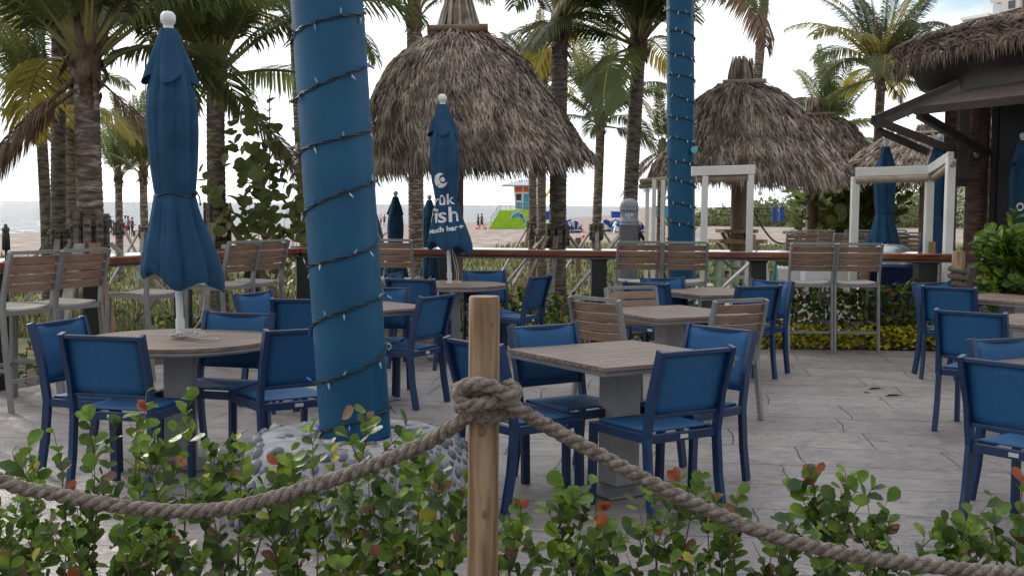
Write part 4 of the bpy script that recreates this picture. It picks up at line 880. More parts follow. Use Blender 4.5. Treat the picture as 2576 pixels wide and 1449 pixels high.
palm(1050, 25.5, 1040, 5.3, .165, 'palm trunk rising behind the left eave of the largest hut', 63, 20, .85, .03, .06, js=(0, 1, 2, 1, 2, 1), avoid=(-60, 80, 1))
palm(1404, 21, 1403, 4.45, .150, 'palm with dark trunk right of the largest hut, braced with timbers', 70, 26, .95, .06, .08, 'bark_dark', avoid=(215, 80, 1), band=(1.0, .40, [(-100, .7, 'lumber'), (-140, .9, 'lumber_b'), (-25, 1.3, 'lumber'), (190, 1.2, 'lumber')]))
palm(1342, 34, 1338, 4.3, .12, 'thin palm trunk just right of the lifeguard tower', 81, 12, .7, .15, .5, 'bark_dark', js=(0, 1, 1, 2), band=(.88, .4, [(200, 1.0, 'lumber'), (240, .8, 'lumber_b'), (-60, .8, 'lumber')]))
palm(1364, 33, 1360, 4.6, .125, 'thin palm trunk beside the braced dark palm', 82, 12, .7, .15, .6, 'bark_dark', js=(0, 1, 1, 2), band=(.5, .4, [(230, 1.2, 'lumber')]))
palm(1497, 29, 1508, 3.45, .115, 'palm with drooping crown halfway between hut and bollard', 90, 22, .78, .12, .12, band=(.9, .4, [(200, 1.0, 'lumber'), (-90, .7, 'lumber'), (-20, 1.0, 'lumber')]))
palm(1580, 22, 1600, 4.35, .135, 'tall leaning palm trunk behind the grey bollard', 101, 26, 1.0, .03, .08, 'bark_dark', curve=-.02, band=(1.05, .3, [(215, 1.5, 'lumber'), (-30, .9, 'darkbrown')]))
palm(1662, 30, 1665, 2.9, .11, 'short palm with dry hanging fronds beside the farther blue column', 111, 12, .5, .3, .5, 'bark_dark', js=(0, 1, 5, 0, 5, 4))
palm(1868, 31, 1912, 7.3, .125, 'tall palm trunk rising behind the hut with the round bar', 120, 20, .9, .1, .1, js=(0, 1, 1, 2, 0, 1, 2))
palm(2200, 29.5, 2207, 4.72, .12, 'single palm with full crown against the sky at right', 131, 27, .86, .02, .30, js=(0, 1, 2, 3, 1, 2, 3, 2, 4, 1, 3, 2), dead=((180, .55, 'y'), (10, .4, 'd')))
palm(2090, 44, 2085, 4.3, .13, 'low palm crown showing behind the smaller looking hut', 141, 20, .95, .0, .15)
palm(-60, 17, -80, 4.3, .14, 'palm at the left edge whose fronds hang into the picture', 151, 28, 1.0, .05, .05, js=(0, 1, 2, 3, 2, 3))
palm(1712, 21, 1714, 5.1, .13, 'palm whose crown hangs over from behind the farther blue column', 161, 18, .95, .12, .1, 'bark_dark', js=(0, 1, 2, 1, 2, 3))
palm(775, 26, 745, 5.3, .13, 'palm crown behind the top of the thick blue column', 171, 20, .95, .08, .25, js=(0, 1, 2, 1, 2, 3), avoid=(-30, 60, 1))
# ================================================================ BROADLEAF PLANTS
def leaf(b, p, d, nrm, L_, w, m, rnd, curl=.12):
    s = d.cross(nrm).normalized(); nrm = s.cross(d); c = curl * L_
    P = [p, p + d * L_ * .30 + s * w * .36 + nrm * c, p + d * L_ * .66 + s * w * .5 + nrm * c, p + d * L_ * .93 + s * w * .27 + nrm * c * .6, p + d * L_, p + d * L_ * .93 - s * w * .27 + nrm * c * .6, p + d * L_ * .66 - s * w * .5 + nrm * c, p + d * L_ * .30 - s * w * .36 + nrm * c, p + d * L_ * .5]
    b.add(P, [(0, 1, 8), (1, 2, 8), (2, 3, 4, 8), (4, 5, 6, 8), (6, 7, 8), (7, 0, 8)], m, True)
LM = ['leaf', 'leaf_d', 'leaf_y', 'leaf_r', 'leaf_b']
def shrub(x, y, zb, h, spread, n, seed, label, ll=.05, name='cocoplum_shrub', cat='shrub', group='round leaved shrubs before the patio', lean=(0, 0), red=.008, reds=None, dens=1.0, mats=None, zlow=.3, wide=.80, node=.033):
    rnd = random.Random(seed); t = thing(name, label, cat, (x, y, zb), 0, group); lb = MB(); sb = MB(); rcount = [0]
    def branch(p, d, L_, r, depth, tip=True):
        k = max(3, int(L_ / node)); pts = [p.copy()]; dd = d.copy()
        for i in range(k):
            dd = (dd + V((rnd.gauss(0, .05), rnd.gauss(0, .05), rnd.gauss(.015, .03)))).normalized(); pts.append(pts[-1] + dd * L_ / k)
        sb.tube(pts, [r * (1 - .75 * i / k) for i in range(k + 1)], 5, 0)
        az = rnd.random() * 6
        for i in range(1, k + 1):
            q = i / k
            if pts[i].z - zb > zlow * h * .55 and (q > .25 or depth):
                if rnd.random() < dens:
                    for s in (0, 1):
                        az += math.pi + rnd.gauss(0, .25) if rnd.random() < .7 else 1.7; ax = pts[i] - pts[i - 1]; ax.normalize(); a = ax.cross(V((.3, .5, .8))).normalized(); c = ax.cross(a); o = a * math.cos(az) + c * math.sin(az)
                        ld = (o * .9 + ax * .55 + V((0, 0, .12))).normalized(); up = (ax * .55 + V((0, -.55, .35)) - o * .2 + V((rnd.gauss(0, .3), rnd.gauss(0, .3), 0))).normalized(); z = rnd.random(); top_ = q > .85 and depth == 0
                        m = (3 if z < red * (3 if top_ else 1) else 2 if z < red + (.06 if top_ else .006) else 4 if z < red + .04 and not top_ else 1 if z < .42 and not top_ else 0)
                        l_ = ll * rnd.choice((rnd.uniform(.5, .8), rnd.uniform(.75, 1.2))); leaf(lb, pts[i], ld, up, l_, l_ * wide * rnd.uniform(.85, 1.05), m, rnd, rnd.uniform(.04, .2))
                        if i == k: break
            if depth < 2 and .25 < q < .92 and rnd.random() < (.22 if depth == 0 else .07):
                a = rnd.random() * 6.28; nd = (dd + V((math.cos(a), math.sin(a), .25)) * .8).normalized(); branch(pts[i], nd, L_ * rnd.uniform(.25, .45) * (1.1 - q * .4), r * .55, depth + 1)
        if reds and depth == 0 and tip and rcount[0] < 1 and rnd.random() < .5:
            rcount[0] += 1
            for s in range(2): a = rnd.random() * 6; leaf(lb, pts[-1], (V((math.cos(a), math.sin(a) * .5, .9))).normalized(), V((0, -1, .2)), ll * rnd.uniform(.6, .95), ll * rnd.uniform(.45, .62), 3, rnd, .15)
    for i in range(n):
        a = 2.4 * i + rnd.random(); q = math.sqrt((i + .5) / n); tgt = V((x + math.cos(a) * spread * q + lean[0], y + math.sin(a) * spread * .75 * q + lean[1], zb + h * (1 - .35 * q * rnd.random()) )); p = V((x + math.cos(a) * spread * .25 * q, y + math.sin(a) * .04, zb)); d = tgt - p; branch(p, (d.normalized() + V((0, 0, .15))).normalized(), d.length, .0045 + .002 * rnd.random(), 0)
    lb.build('leaves', [MT[k] for k in (mats or LM)], t); sb.build('stems', MT['twig'], t); return t
DN = .38
sh = [ # x(px at crown) , Y , top y(px), spread, stems, label, reds
 (35, 3.95, 1090, .17, 9, 'round leaved shrub at the bottom left corner', 0), (185, 4.0, 1075, .15, 7, 'sparse upright shrub with a red tip, second from the left', 1),
 (330, 4.1, 1035, .16, 9, 'shrub with several red leaves before the nearest left chair', 1), (470, 4.05, 1090, .17, 11, 'dense leafy shrub before the round table column', 0),
 (585, 4.0, 1085, .13, 9, 'bright green shrub with a small yellow leaf, left of the pebble mound', 0), (720, 3.95, 1125, .15, 7, 'thin twiggy shrub with brown stems before the left of the pebble mound', 1),
 (875, 4.0, 1035, .12, 7, 'tall shoot shrub standing before the foot of the thick blue column', 0), (985, 3.9, 1150, .18, 9, 'spreading shrub with arching sprays before the pebble mound', 0),
 (1110, 4.0, 1120, .11, 6, 'shrub arching towards the pine post from its left', 0), (1265, 3.9, 1285, .09, 5, 'low shrub with an orange tip just right of the pine post foot', 1),
 (1445, 3.95, 1190, .14, 10, 'leafy shrub with a dark red shoot below the nearest square table', 1), (1560, 4.0, 1240, .12, 8, 'low shrub under the rope right of the table column', 1),
 (1690, 4.0, 1165, .11, 8, 'shrub with a red bud before the nearest chair seen from behind', 1), (1820, 3.95, 1235, .13, 9, 'round shrub just under the rope, right of the nearest middle chairs', 0),
 (1960, 3.95, 1330, .10, 7, 'low dark shrub behind the rope at the lower right middle', 0), (2105, 4.0, 1160, .13, 10, 'tallest shrub at lower right with a red shoot on top', 1),
 (2240, 4.05, 1270, .12, 7, 'shrub with a long arching leafy spray, right of the tallest lower right shrub', 0), (2440, 3.9, 1290, .13, 9, 'shrub near the bottom right corner reaching left', 0), (2560, 3.9, 1215, .13, 9, 'shrub with red shoots at the bottom right corner', 1)]
for i, (xd, Y, yt, sp, n, lb, rd) in enumerate(sh):
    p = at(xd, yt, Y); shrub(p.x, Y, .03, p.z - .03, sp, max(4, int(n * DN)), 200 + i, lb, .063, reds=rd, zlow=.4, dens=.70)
for i, (xd, Y, yt, sp, n, lb) in enumerate([(60, 3.75, 1260, .20, 13, 'dense low shrub filling the very bottom left'), (260, 3.7, 1250, .20, 13, 'dense low shrub under the rope, left of the bare patch'), (430, 3.75, 1270, .16, 12, 'dense low shrub under the lowest point of the rope'), (800, 3.7, 1330, .15, 9, 'low shrub under the pebble mound left side'), (1010, 3.75, 1300, .15, 11, 'dense low shrub at the bottom left of the pine post'), (1500, 3.75, 1330, .17, 11, 'dense low shrub at the bottom right of the pine post'), (1730, 3.75, 1370, .14, 9, 'low shrub at the bottom, under the rope right of centre'), (2080, 3.75, 1330, .12, 8, 'low shrub beneath the tallest lower right shrub')]):
    p = at(xd, yt, Y); shrub(p.x, Y, .03, p.z - .03, sp, int(n * .5), 300 + i, lb, .056, zlow=.35, dens=.78)
MT['gold'] = mat('golden_leaf', (.42, .38, .015), (.62, .56, .03), 14, .45, transl=.3)
# clipped hedges
def hedge(name, label, boxes, seed, nl, ll, mats=None, group=None, red=.05):
    rnd = random.Random(seed); c = boxes[0][0]; t = thing(name, label, 'hedge', (c[0], c[1], 0), 0, group); lb = MB(); sb = MB()
    for (cc, sz) in boxes:
        for k in range(int(nl * sz[0] * sz[2])):
            u, v, w = rnd.uniform(-1, 1), rnd.uniform(-1, 1), rnd.random() ** .8
            if abs(v) < .4 and w < .7: v = math.copysign(rnd.uniform(.5, 1), v)
            hmod = 1 + .16 * noise.noise(V((cc[0] + u * 1.2, seed, 0)) * 2.4); p = V((cc[0] + u * sz[0] / 2, cc[1] + v * sz[1] / 2 * (1 - .2 * w), cc[2] + w * sz[2] * hmod))
            d = V((rnd.gauss(0, 1), rnd.gauss(-.35, 1) * (1 if v < 0 else -1), rnd.gauss(.35, .6))).normalized(); up = V((rnd.gauss(0, .5), rnd.gauss(-.3, .5), 1)).normalized(); z = rnd.random()
            m = 3 if z < red * (2.5 if w > .85 else .3) else 2 if z < red + .05 * (3 if w > .85 else 1) else 1 if z < .62 else 0
            leaf(lb, p, d, up, ll * rnd.uniform(.7, 1.15), ll * .72, m, rnd, .1)
        for k in range(int(22 * sz[0])):
            x = cc[0] + rnd.uniform(-.5, .5) * sz[0]; y = cc[1] + rnd.uniform(-.3, .3) * sz[1]; sb.tube([(x, y, cc[2] - .1), (x + rnd.gauss(0, .04), y + rnd.gauss(0, .04), cc[2] + sz[2] * rnd.uniform(.6, .95))], .007, 4)
    lb.build('leaves', [MT[k] for k in (mats or LM)], t); sb.build('stems', MT['twig'], t); return t
hedge('hedge', 'clipped dark green hedge under the rail behind the right pair of bar chairs', [((3.62, 13.12, .02), (2.2, .55, .64))], 1, 1100, .085)
hedge('hedge', 'dark green hedge under the rail between the printed umbrella table and the bollard', [((.75, 13.25, .0), (2.6, .5, .55))], 2, 850, .085)
hedge('hedge', 'green hedge under the rail left of the thick column, behind the left bar chairs', [((-3.1, 12.5, .0), (1.3, .5, .35)), ((-4.0, 10.6, 0), (.5, 2.4, .3)), ((-4.55, 9.2, 0), (.5, 1.6, .33))], 3, 800, .075, red=.02)
hedge('yellow_ground_cover', 'bright yellow low ground cover along the foot of the right hedge', [((3.62, 12.86, .0), (2.4, .18, .24))], 4, 2600, .055, mats=['gold', 'gold', 'gold', 'leaf_y', 'leaf'])
slab('rail_bed', [(-2.3, 12.97), (4.9, 12.74), (5.0, 14.1), (-3.0, 14.3), (-5.6, 9.6), (-10, -1), (-9.4, -3), (-4.31, 9.22), (-2.55, 12.92)], -.1, -.01, MT['soil'])
# leafy shrub at right edge in front of the far chairs
shrub(at(2562, 650, 11.4).x, 11.4, 0, 1.42, .30, 16, 401, 'tall shrub with big glossy leaves at the right edge above the table', .12, 'leafy_shrub', 'shrub', None, dens=.95, zlow=.7)
# sea grape
def sea_grape(x, y, zb, h, spread, n, seed, label, ll=.2):
    return shrub(x, y, zb, h, spread, n, seed, label, ll, 'sea_grape', 'shrub', 'sea grape shrubs', mats=['leaf_sea', 'leaf_sea', 'leaf_y', 'leaf_b', 'leaf_b'], dens=.62, zlow=.2, wide=1.05, red=.03, node=ll * .62)
sea_grape(at(682, 500, 17).x, 17, gz(-3, 17), 3.35, .85, 9, 501, 'spindly sea grape with round leaves between thick palm and thick column')
p = at(2095, 520, 33); sea_grape(p.x, 33, -.3, 2.3, 1.6, 30, 502, 'broad sea grape bush behind the smaller looking hut', .30)
p = at(2290, 480, 27); sea_grape(p.x - .5, 29, -.3, 2.6, 1.5, 30, 503, 'broad sunlit sea grape bush behind the white frame', .30)
p = at(2170, 320, 38); sea_grape(p.x, 39, -.3, 4.0, 2.6, 34, 504, 'tall sea grape thicket behind the single right palm', .34)
# dune grass
rnd = random.Random(77); b = MB()
def tuft(x, y, n, h, w, mi=None):
    z = gz(x, y)
    for k in range(n):
        a = rnd.random() * 6.28; p = V((x + rnd.gauss(0, .09), y + rnd.gauss(0, .09), z - .02)); hh = h * rnd.uniform(.5, 1.2); o = V((math.cos(a), math.sin(a), 0)) * hh * rnd.uniform(.1, .6); s = V((math.cos(a + 1.5), math.sin(a + 1.5), 0)) * w
        b.add([p - s, p + s, p + o * .4 + V((0, 0, hh * .65)) + s * .6, p + o * .4 + V((0, 0, hh * .65)) - s * .6, p + o + V((0, 0, hh * .9))], [(0, 1, 2, 3), (3, 2, 4)], rnd.choice((0, 0, 1, 2)) if mi is None else mi)
for k in range(21000):
    y = 14.3 + (rnd.random() ** 1.6) * 62; x = rnd.uniform(-.50, .52) * y
    yb = 44 + max(0, min(1, (x + 4) / 6)) * 40
    if y > yb + 4 + rnd.gauss(0, 3): continue
    if 2.2 < x and y < 24.3: continue
    tuft(x, y, 4, .11 + .0035 * y, .004 + .0005 * y)
MT['grass'] = mat('dune_grass', (.075, .105, .03), (.16, .18, .06), 1, .7, transl=.25); MT['grass_y'] = mat('dry_dune_grass', (.24, .21, .09), (.36, .31, .15), 1, .8, transl=.25); MT['grass_d'] = mat('dark_dune_grass', (.03, .05, .014), (.07, .085, .03), 1, .7)
tag(b.build('dune_grass', [MT['grass'], MT['grass_y'], MT['grass_d']]), 'green and straw coloured dune grass beyond the rail', 'grass', kind='stuff')
rnd = random.Random(78); b = MB()
for k in range(34000):
    x = rnd.uniform(22, 66); y = rnd.uniform(165, 200)
    p = V((x + (y - 165) * .1, y, -1.2 + rnd.random() ** 1.5 * max(.1, min(1, (x - 22) / 10) * (2.4 + 2.6 * noise.noise(V((x * .12, 0, 1))) + 1.6 * noise.noise(V((x * .5, y * .1, 4)))) + (x - 26) * .09))); d = V((rnd.gauss(0, 1), rnd.gauss(0, 1), rnd.gauss(0, 1))).normalized(); e = d.cross(V((rnd.gauss(0, 1), rnd.gauss(0, 1), rnd.gauss(0, 1)))).normalized(); s = .38
    b.add([p, p + d * s, p + e * s], [(0, 1, 2)], rnd.choice((0, 1, 1, 2)))
tag(b.build('far_scrub', [MT['grass'], MT['leaf_sea'], MT['grass_d']]), 'low olive scrub and trees along the beach seen under the huts', 'scrub', kind='stuff')
rnd = random.Random(79); b = MB()
for k in range(9000):
    x = rnd.uniform(6.5, 16); y = rnd.uniform(27, 44)
    q = max(0, 1 - ((x - 10) / 4.5) ** 2) * max(0, 1 - ((y - 36) / 8) ** 2); z = gz(x, y) + rnd.random() * .75 * q
    d = V((rnd.gauss(0, 1), rnd.gauss(0, 1), rnd.gauss(.3, .6))).normalized(); leaf(b, V((x, y, z)), d, V((0, 0, 1)), .16, .11, rnd.choice((0, 0, 1, 2)), rnd)
tag(b.build('low_scrub', [MT['grass'], MT['leaf_sea'], MT['grass_y']]), 'low green scrub mound right of the hut with the round bar', 'scrub', kind='stuff')
# ================================================================ TIKI BAR BUILDING AT RIGHT
bt = thing('tiki_bar', 'round thatched bar building with brown awnings at the right edge', 'building', (10, 17, 0)); rnd = random.Random(9)
def rad(q, a): return 4.25 * (1 - q * .93), 0, 0, 3.95 + 1.12 * q
b = MB(); thatch(b, (10, 17, 0), None, rad, 90, .24, .016, rnd, .022, .022, R(150), R(275)); thatch(b, (10, 17, 0), None, lambda q, a: (4.25, 0, 0, 3.70 + .25 * q), 4, .24, .018, rnd, .012, .06, R(150), R(275)); b.build('roof', [MT['thatch_b'], MT['thatch_d'], MT['thatch_core']], bt)
b = MB(); n = 30; A = [R(150 + 125 * k / n) for k in range(n + 1)]
vs = [V((10 + r * math.cos(a), 17 + r * math.sin(a), z)) for r, z in ((4.12, 3.7), (3.95, 3.4), (3.55, 3.3), (.5, 3.8)) for a in A]
b.add(vs, [(j * (n + 1) + k, j * (n + 1) + k + 1, (j + 1) * (n + 1) + k + 1, (j + 1) * (n + 1) + k) for j in range(3) for k in range(n)], 0, True); b.build('soffit', MT['darkbrown'], bt)
K = at(2456, 516, 15.6)
b = MB(); pts = []; rr = []
for i in range(61): pts.append((K.x, 15.6, -.1 + 3.2 * i / 60)); rr.append(.148 + .006 * noise.noise(V((0, 0, i * .8))))
m_ = 24; vs = []
for i, p in enumerate(pts):
    for j in range(m_): a = 2 * math.pi * j / m_; r = rr[i] * (1 + .035 * noise.noise(V((math.cos(a) * 3, math.sin(a) * 3, i * 1.3)))); vs.append((p[0] + r * math.cos(a), p[1] + r * math.sin(a), p[2]))
b.add(vs, [(i * m_ + j, i * m_ + (j + 1) % m_, (i + 1) * m_ + (j + 1) % m_, (i + 1) * m_ + j) for i in range(60) for j in range(m_)], 0, False)
MT['redbark'] = mat('reddish_bark', (.085, .045, .038), (.20, .115, .095), 7, .9, .9, 25, stretch=(1, 1, 4)); b.build('column', MT['redbark'], bt)
b = MB(); p = at(2388, 516, 16.6); b.tube([(p.x, 16.6, -.1), (p.x, 16.6, 3)], .10, 14); b.build('column', MT['redbark'], bt)
b = MB(); p = at(2416, 516, 15.4); b.box((p.x, 15.4, 2.42), (.13, .10, 1.15)); b.box((p.x + .05, 15.3, 2.0), (.25, .08, .12)); b.build('wall_plate', MT['darkbrown'], bt)
def quadpanel(P, th, m, nm):
    b = MB(); P = [V(p) for p in P]; nr = (P[1] - P[0]).cross(P[3] - P[0]).normalized() * th; b.add(P + [p + nr for p in P], [(3, 2, 1, 0), (4, 5, 6, 7), (0, 1, 5, 4), (1, 2, 6, 5), (2, 3, 7, 6), (3, 0, 4, 7)]); return b.build(nm, m, bt)
B0, B1 = at(2303, 280, 13.4), at(2700, 238, 11.6); B2, B3 = at(2790, 178, 14.2), at(2436, 232, 15.5)
quadpanel([B0, B1, B2, B3], .02, MT['brownpanel'], 'awning'); b = MB(); b.beam(B0, B1, .05, .085); b.beam(B0, B3, .05, .05); b.beam(B1.lerp(B0, .45), B2.lerp(B3, .35), .05, .05); b.beam(B2, B3, .06, .06); b.build('awning_frame', MT['brownpanel'], bt)
A0, A1 = at(2199, 300, 15.6), at(2215, 318, 18.4); A2, A3 = at(2420, 232, 18.6), at(2412, 208, 15.7)
quadpanel([A0, A1, A2, A3], .02, MT['darkbrown'], 'awning'); b = MB(); b.beam(A0, A1, .08, .1); b.beam(A0, A3, .06, .08)
for k in range(1, 7): b.beam(A0.lerp(A1, k / 7) + V((0, 0, .02)), A3.lerp(A2, k / 7) + V((0, 0, .02)), .04, .05)
b.build('awning_frame', MT['darkbrown'], bt)
for p, q in ((at(2312, 288, 13.5), at(2484, 388, 15.35)), (at(2203, 303, 15.6), at(2412, 385, 15.5)), (at(2207, 328, 17.9), at(2336, 384, 17.2))): b = MB(); b.beam(p, q, .07, .10); b.build('strut', MT['darkbrown'], bt)
S0, S1 = at(2497, 516, 15.3), V((9.8, 11.2, 0)); b = MB(); b.add([(S0.x, 15.3, -.1), (S1.x, S1.y, -.1), (S1.x, S1.y, 3.0), (S0.x, 15.3, 3.0)], [(0, 1, 2, 3)]); b.add([(S0.x + .1, 15.5, -.1), (10.1, 11.5, -.1), (10.1, 11.5, 3.0), (S0.x + .1, 15.5, 3.0)], [(3, 2, 1, 0)]); b.build('screen_wall', MT['darkwall'], bt)
b = MB(); b.box((S0.x - .02, 15.28, 1.45), (.06, .06, 3.1)); b.box((S0.x - .12, 15.35, 2.5), (.05, .05, .9)); b.build('screen_post', MT['brownpanel'], bt)
b = MB(); p = at(2458, 388, 15.38); b.ball(p, .055, 10, 0, (1, .6, 1)); b.build('lamp', MT['greymetal'], bt)
# ================================================================ WHITE SCREEN FRAMES
def frame(label, posts, beams, rollers, w=.075, name='shade_frame'):
    x0 = posts[0][0]; t = thing(name, label, 'frame', (x0[0], x0[1], x0[2]), 0, 'aluminium roller shade frames')
    for p0, p1 in posts: 
        b = MB(); b.beam(p0, p1, w, w, up=(0, 1, 0)); b.build('post', MT['alu'], t, bevel=.006)
    for p0, p1 in beams: 
        b = MB(); b.beam(p0, p1, .07, .115); b.build('beam', MT['alu'], t, bevel=.006)
    for p0, p1 in rollers: 
        b = MB(); b.tube([p0, p1], .045, 12); b.build('roller_shade', MT['log'], t)
Z = V((0, 0, 1))
def fpost(xd, Y, zt_): p = at(xd, 516, Y); return (V((p.x, Y, -.15)), V((p.x, Y, zt_)))
a, c = fpost(1772, 14.6, 1.93), fpost(1887, 14.6, 1.95); frame('white aluminium frame with rolled shade, right of the farther blue column', [a, c], [(a[1] + V((-.17, 0, .055)), c[1] + V((.05, 0, .065)))], [(a[1] + V((-.1, .05, -.04)), c[1] + V((0, .05, -.03)))])
a, c, d = fpost(2150, 15.2, 1.95), fpost(2337, 14.9, 1.98), fpost(2388, 13.75, 2.13)
frame('wide white aluminium frame with rolled shades at right, before the bark column', [a, c, d, ], [(a[1] + V((0, 0, .06)), c[1] + V((0, 0, .06))), (c[1] + V((0, 0, .06)), d[1] + V((0, 0, .03)))], [(a[1] + V((0, -.05, -.045)), c[1] + V((-.04, -.05, -.045))), (c[1] + V((.03, -.05, -.045)), d[1] + V((0, -.05, -.06)))], .095)
a, c, d = fpost(1628, 19, 1.93), fpost(1645, 18.2, 1.96), fpost(1667, 18.4, 1.96); MTa = MT['alu']
frame('narrow frame with brown rolled shades left of the farther blue column', [a, c, d], [], [(a[1] + V((-.1, 0, .02)), d[1] + V((.15, 0, .02))), (a[1] + V((-.1, .1, -.06)), d[1] + V((.1, .1, -.03)))], .06)
# rope barriers beyond the rail
def rope_simple(P, r, label, name='barrier_rope'):
    b = rope_mb(catmull(P, 8), r, lay=.16, step=.02, n=6); return tag(b.build(name, MT['rope']), label, 'rope')
rope_simple([at(1810, 640, 15), at(1830, 664, 15), at(1850, 675, 15), at(1872, 670, 15), at(1888, 650, 15)], .022, 'grey rope sagging between posts beyond the rail, under the narrower white frame')
rope_simple([at(2190, 668, 14.4), at(2210, 700, 14.4), at(2250, 716, 14.4), at(2290, 706, 14.4), at(2316, 680, 14.4)], .022, 'grey rope sagging before the dark blue trash can')
b = rope_mb(catmull([at(1895, 530, 21), at(1920, 575, 21.5), at(1950, 608, 22), at(1985, 614, 22.5)], 8), .02, .2, step=.03, n=5); tag(b.build('dark_rope', MT['black']), 'dark hanging rope right of the round bar under the hut', 'rope')
def log_post(xd, Y, ytop, r, label, z0=-.1, m='post'):
    p = at(xd, ytop, Y); b = MB(); b.lathe([(r, z0), (r, p.z - .01), (r * .93, p.z)], 18, (p.x, Y, 0)); tag(b.build('wooden_post', MT[m]), label, 'post'); return p
p = log_post(2412, 12.75, 632, .068, 'short round pine post with a knotted rope at the right end of the bar rail', 0)
b = rope_mb(catmull([V((p.x + .085 * math.cos(i * .5), 12.75 + .085 * math.sin(i * .5), p.z - .16 - .006 * i)) for i in range(40)], 3), .024, .1, n=6); tag(b.build('rope_knot', MT['darkrope'] if 'darkrope' in MT else mat('dark_rope', (.10, .085, .08), (.2, .18, .16), 60, .95, .6, 200)), 'dark rope knot on the short pine post at the end of the bar rail', 'rope')
log_post(2345, 14.3, 608, .05, 'short square topped wood post left one behind the bar rail end'); log_post(2386, 14.5, 612, .045, 'short wood post right one behind the bar rail end')
log_post(1892, 17, 590, .055, 'short wood post with rope behind the narrower white frame'); log_post(2178, 14.2, 655, .06, 'brown wood post under the rail left of the trash can', m='log_red')
# grey bollard
p = at(1583, 516, 15); t = thing('bollard_light', 'grey round bollard with domed top and ribbed bands beyond the rail', 'bollard', (p.x, 15, gz(p.x, 15))); z0 = gz(p.x, 15)
prof = [(.118, z0), (.118, 1.30), (.126, 1.305), (.126, 1.325), (.118, 1.33), (.126, 1.345), (.126, 1.365), (.114, 1.375), (.114, 1.49), (.123, 1.50), (.123, 1.515), (.116, 1.525), (.122, 1.54), (.118, 1.56), (.112, 1.59), (.09, 1.622), (.05, 1.642), (.004, 1.65)]
b = MB(); b.lathe(prof, 32, (p.x, 15, 0)); b.build('body', MT['grey'], t)
b = MB()
for x, h in ((-.045, .03), (-.015, .055), (.02, .03), (.03, .02)):
    b.box((p.x + x, 15 - math.sqrt(.115 ** 2 - x * x) - .001, 1.45 - h / 2), (.016, .004, h)); b.box((p.x + x + .008, 15 - math.sqrt(.115 ** 2 - x * x) - .001, 1.452), (.03, .004, .012))
b.build('white_mark', MT['print'], t)
# trash can
p = at(2245, 516, 14.3); t = thing('trash_can', 'dark blue perforated trash can with a shiny dome lid behind the rail', 'trash can', (p.x, 14.3, -.1))
b = MB(); b.lathe([(.24, -.1), (.275, .35), (.285, .83), (.30, .84), (.30, .87), (.28, .875)], 32, (p.x, 14.3, 0)); b.build('drum', MT['blueplastic'], t)
b = MB(); b.lathe([(.29, .88), (.285, .93), (.25, 1.02), (.17, 1.09), (.06, 1.115), (.004, 1.118)], 28, (p.x, 14.3, 0)); MT['dome'] = mat('dome_metal', (.25, .27, .30), (.4, .42, .45), 9, .28, metal=.6); b.build('dome_lid', MT['dome'], t)
b = MB()
for k in range(36):
    a = 2 * math.pi * k / 36
    for s in (-1, 1): b.tube([(p.x + (.252 + .043 * q) * math.cos(a + s * q * .5), 14.3 + (.252 + .043 * q) * math.sin(a + s * q * .5), -.05 + .85 * q) for q in (0, .25, .5, .75, 1)], .004, 4)
b.build('mesh', MT['navy'], t)
# planters and box beyond the rail
def planter(xd, Y, r, h, label):
    p = at(xd, 516, Y); t = thing('planter', label, 'planter', (p.x, Y, -.12), 0, 'white planters beyond the rail'); b = MB(); b.lathe([(r * .8, -.12), (r, h - .05), (r * 1.04, h - .04), (r * 1.04, h), (r * .9, h)], 20, (p.x, Y, 0)); b.build('pot', MT['white'], t)
    lb = MB(); rn = random.Random(int(xd))
    for k in range(260): a = rn.random() * 6.28; q = V((p.x + rn.random() * r * math.cos(a), Y + rn.random() * r * math.sin(a), h - .02)); d = V((math.cos(a) * .4, math.sin(a) * .4, 1)).normalized(); leaf(lb, q + d * rn.random() * .06, d, V((0, -1, .3)), .09, .05, rn.choice((0, 0, 1, 4)), rn)
    lb.build('leaves', [MT[k] for k in LM], t)
planter(2020, 15.4, .30, .78, 'white round planter behind the right pair of bar chairs'); planter(2105, 15.8, .26, .78, 'second white planter, behind the gap of the right pair of bar chairs')
p = at(2050, 660, 15); t = thing('carton', 'small red and white carton before the white planter', 'carton', (p.x, 14.95, .55)); b = MB(); b.box((p.x, 14.95, .68), (.34, .16, .16), R(8)); b.build('box', MT['white'], t); b = MB(); b.box((p.x, 14.95, .765), (.345, .165, .025), R(8)); b.box((p.x - .08, 14.868, .69), (.10, .004, .05), R(8)); b.build('red_band', MT['cloth_red'], t)
vs_, fs_ = text_geo('R', .10, .002); b = MB(); b.add([(p.x + .07 + u, 14.872 + .14 * .07, .645 + z) for u, z in vs_], fs_); b.build('lettering', MT['black'], t)
p = at(2132, 660, 14.6); b = MB(); b.ball((p.x, 14.6, p.z), .035, 8, 0, (1, 1, 1.4)); b.tube([(p.x, 14.6, .1), (p.x, 14.6, p.z)], .006, 5); tag(b.build('yellow_flower', MT['yellow']), 'single yellow flower between the right bar chairs', 'flower')
for xd, Y, y0, y1 in ((1935, 16.2, 800, 664),): pass
b = MB(); q = at(1755, 740, 14.2); q2 = at(1835, 738, 14.0); b.tube(catmull([at(1812, 760, 14.1), at(1818, 728, 14.1), at(1835, 708, 14.1), at(1893, 655, 14.2)], 6), .022, 8); tag(b.build('hand_rail', MT['alu']), 'bent metal hand rail sloping down beneath the narrower white frame', 'rail')
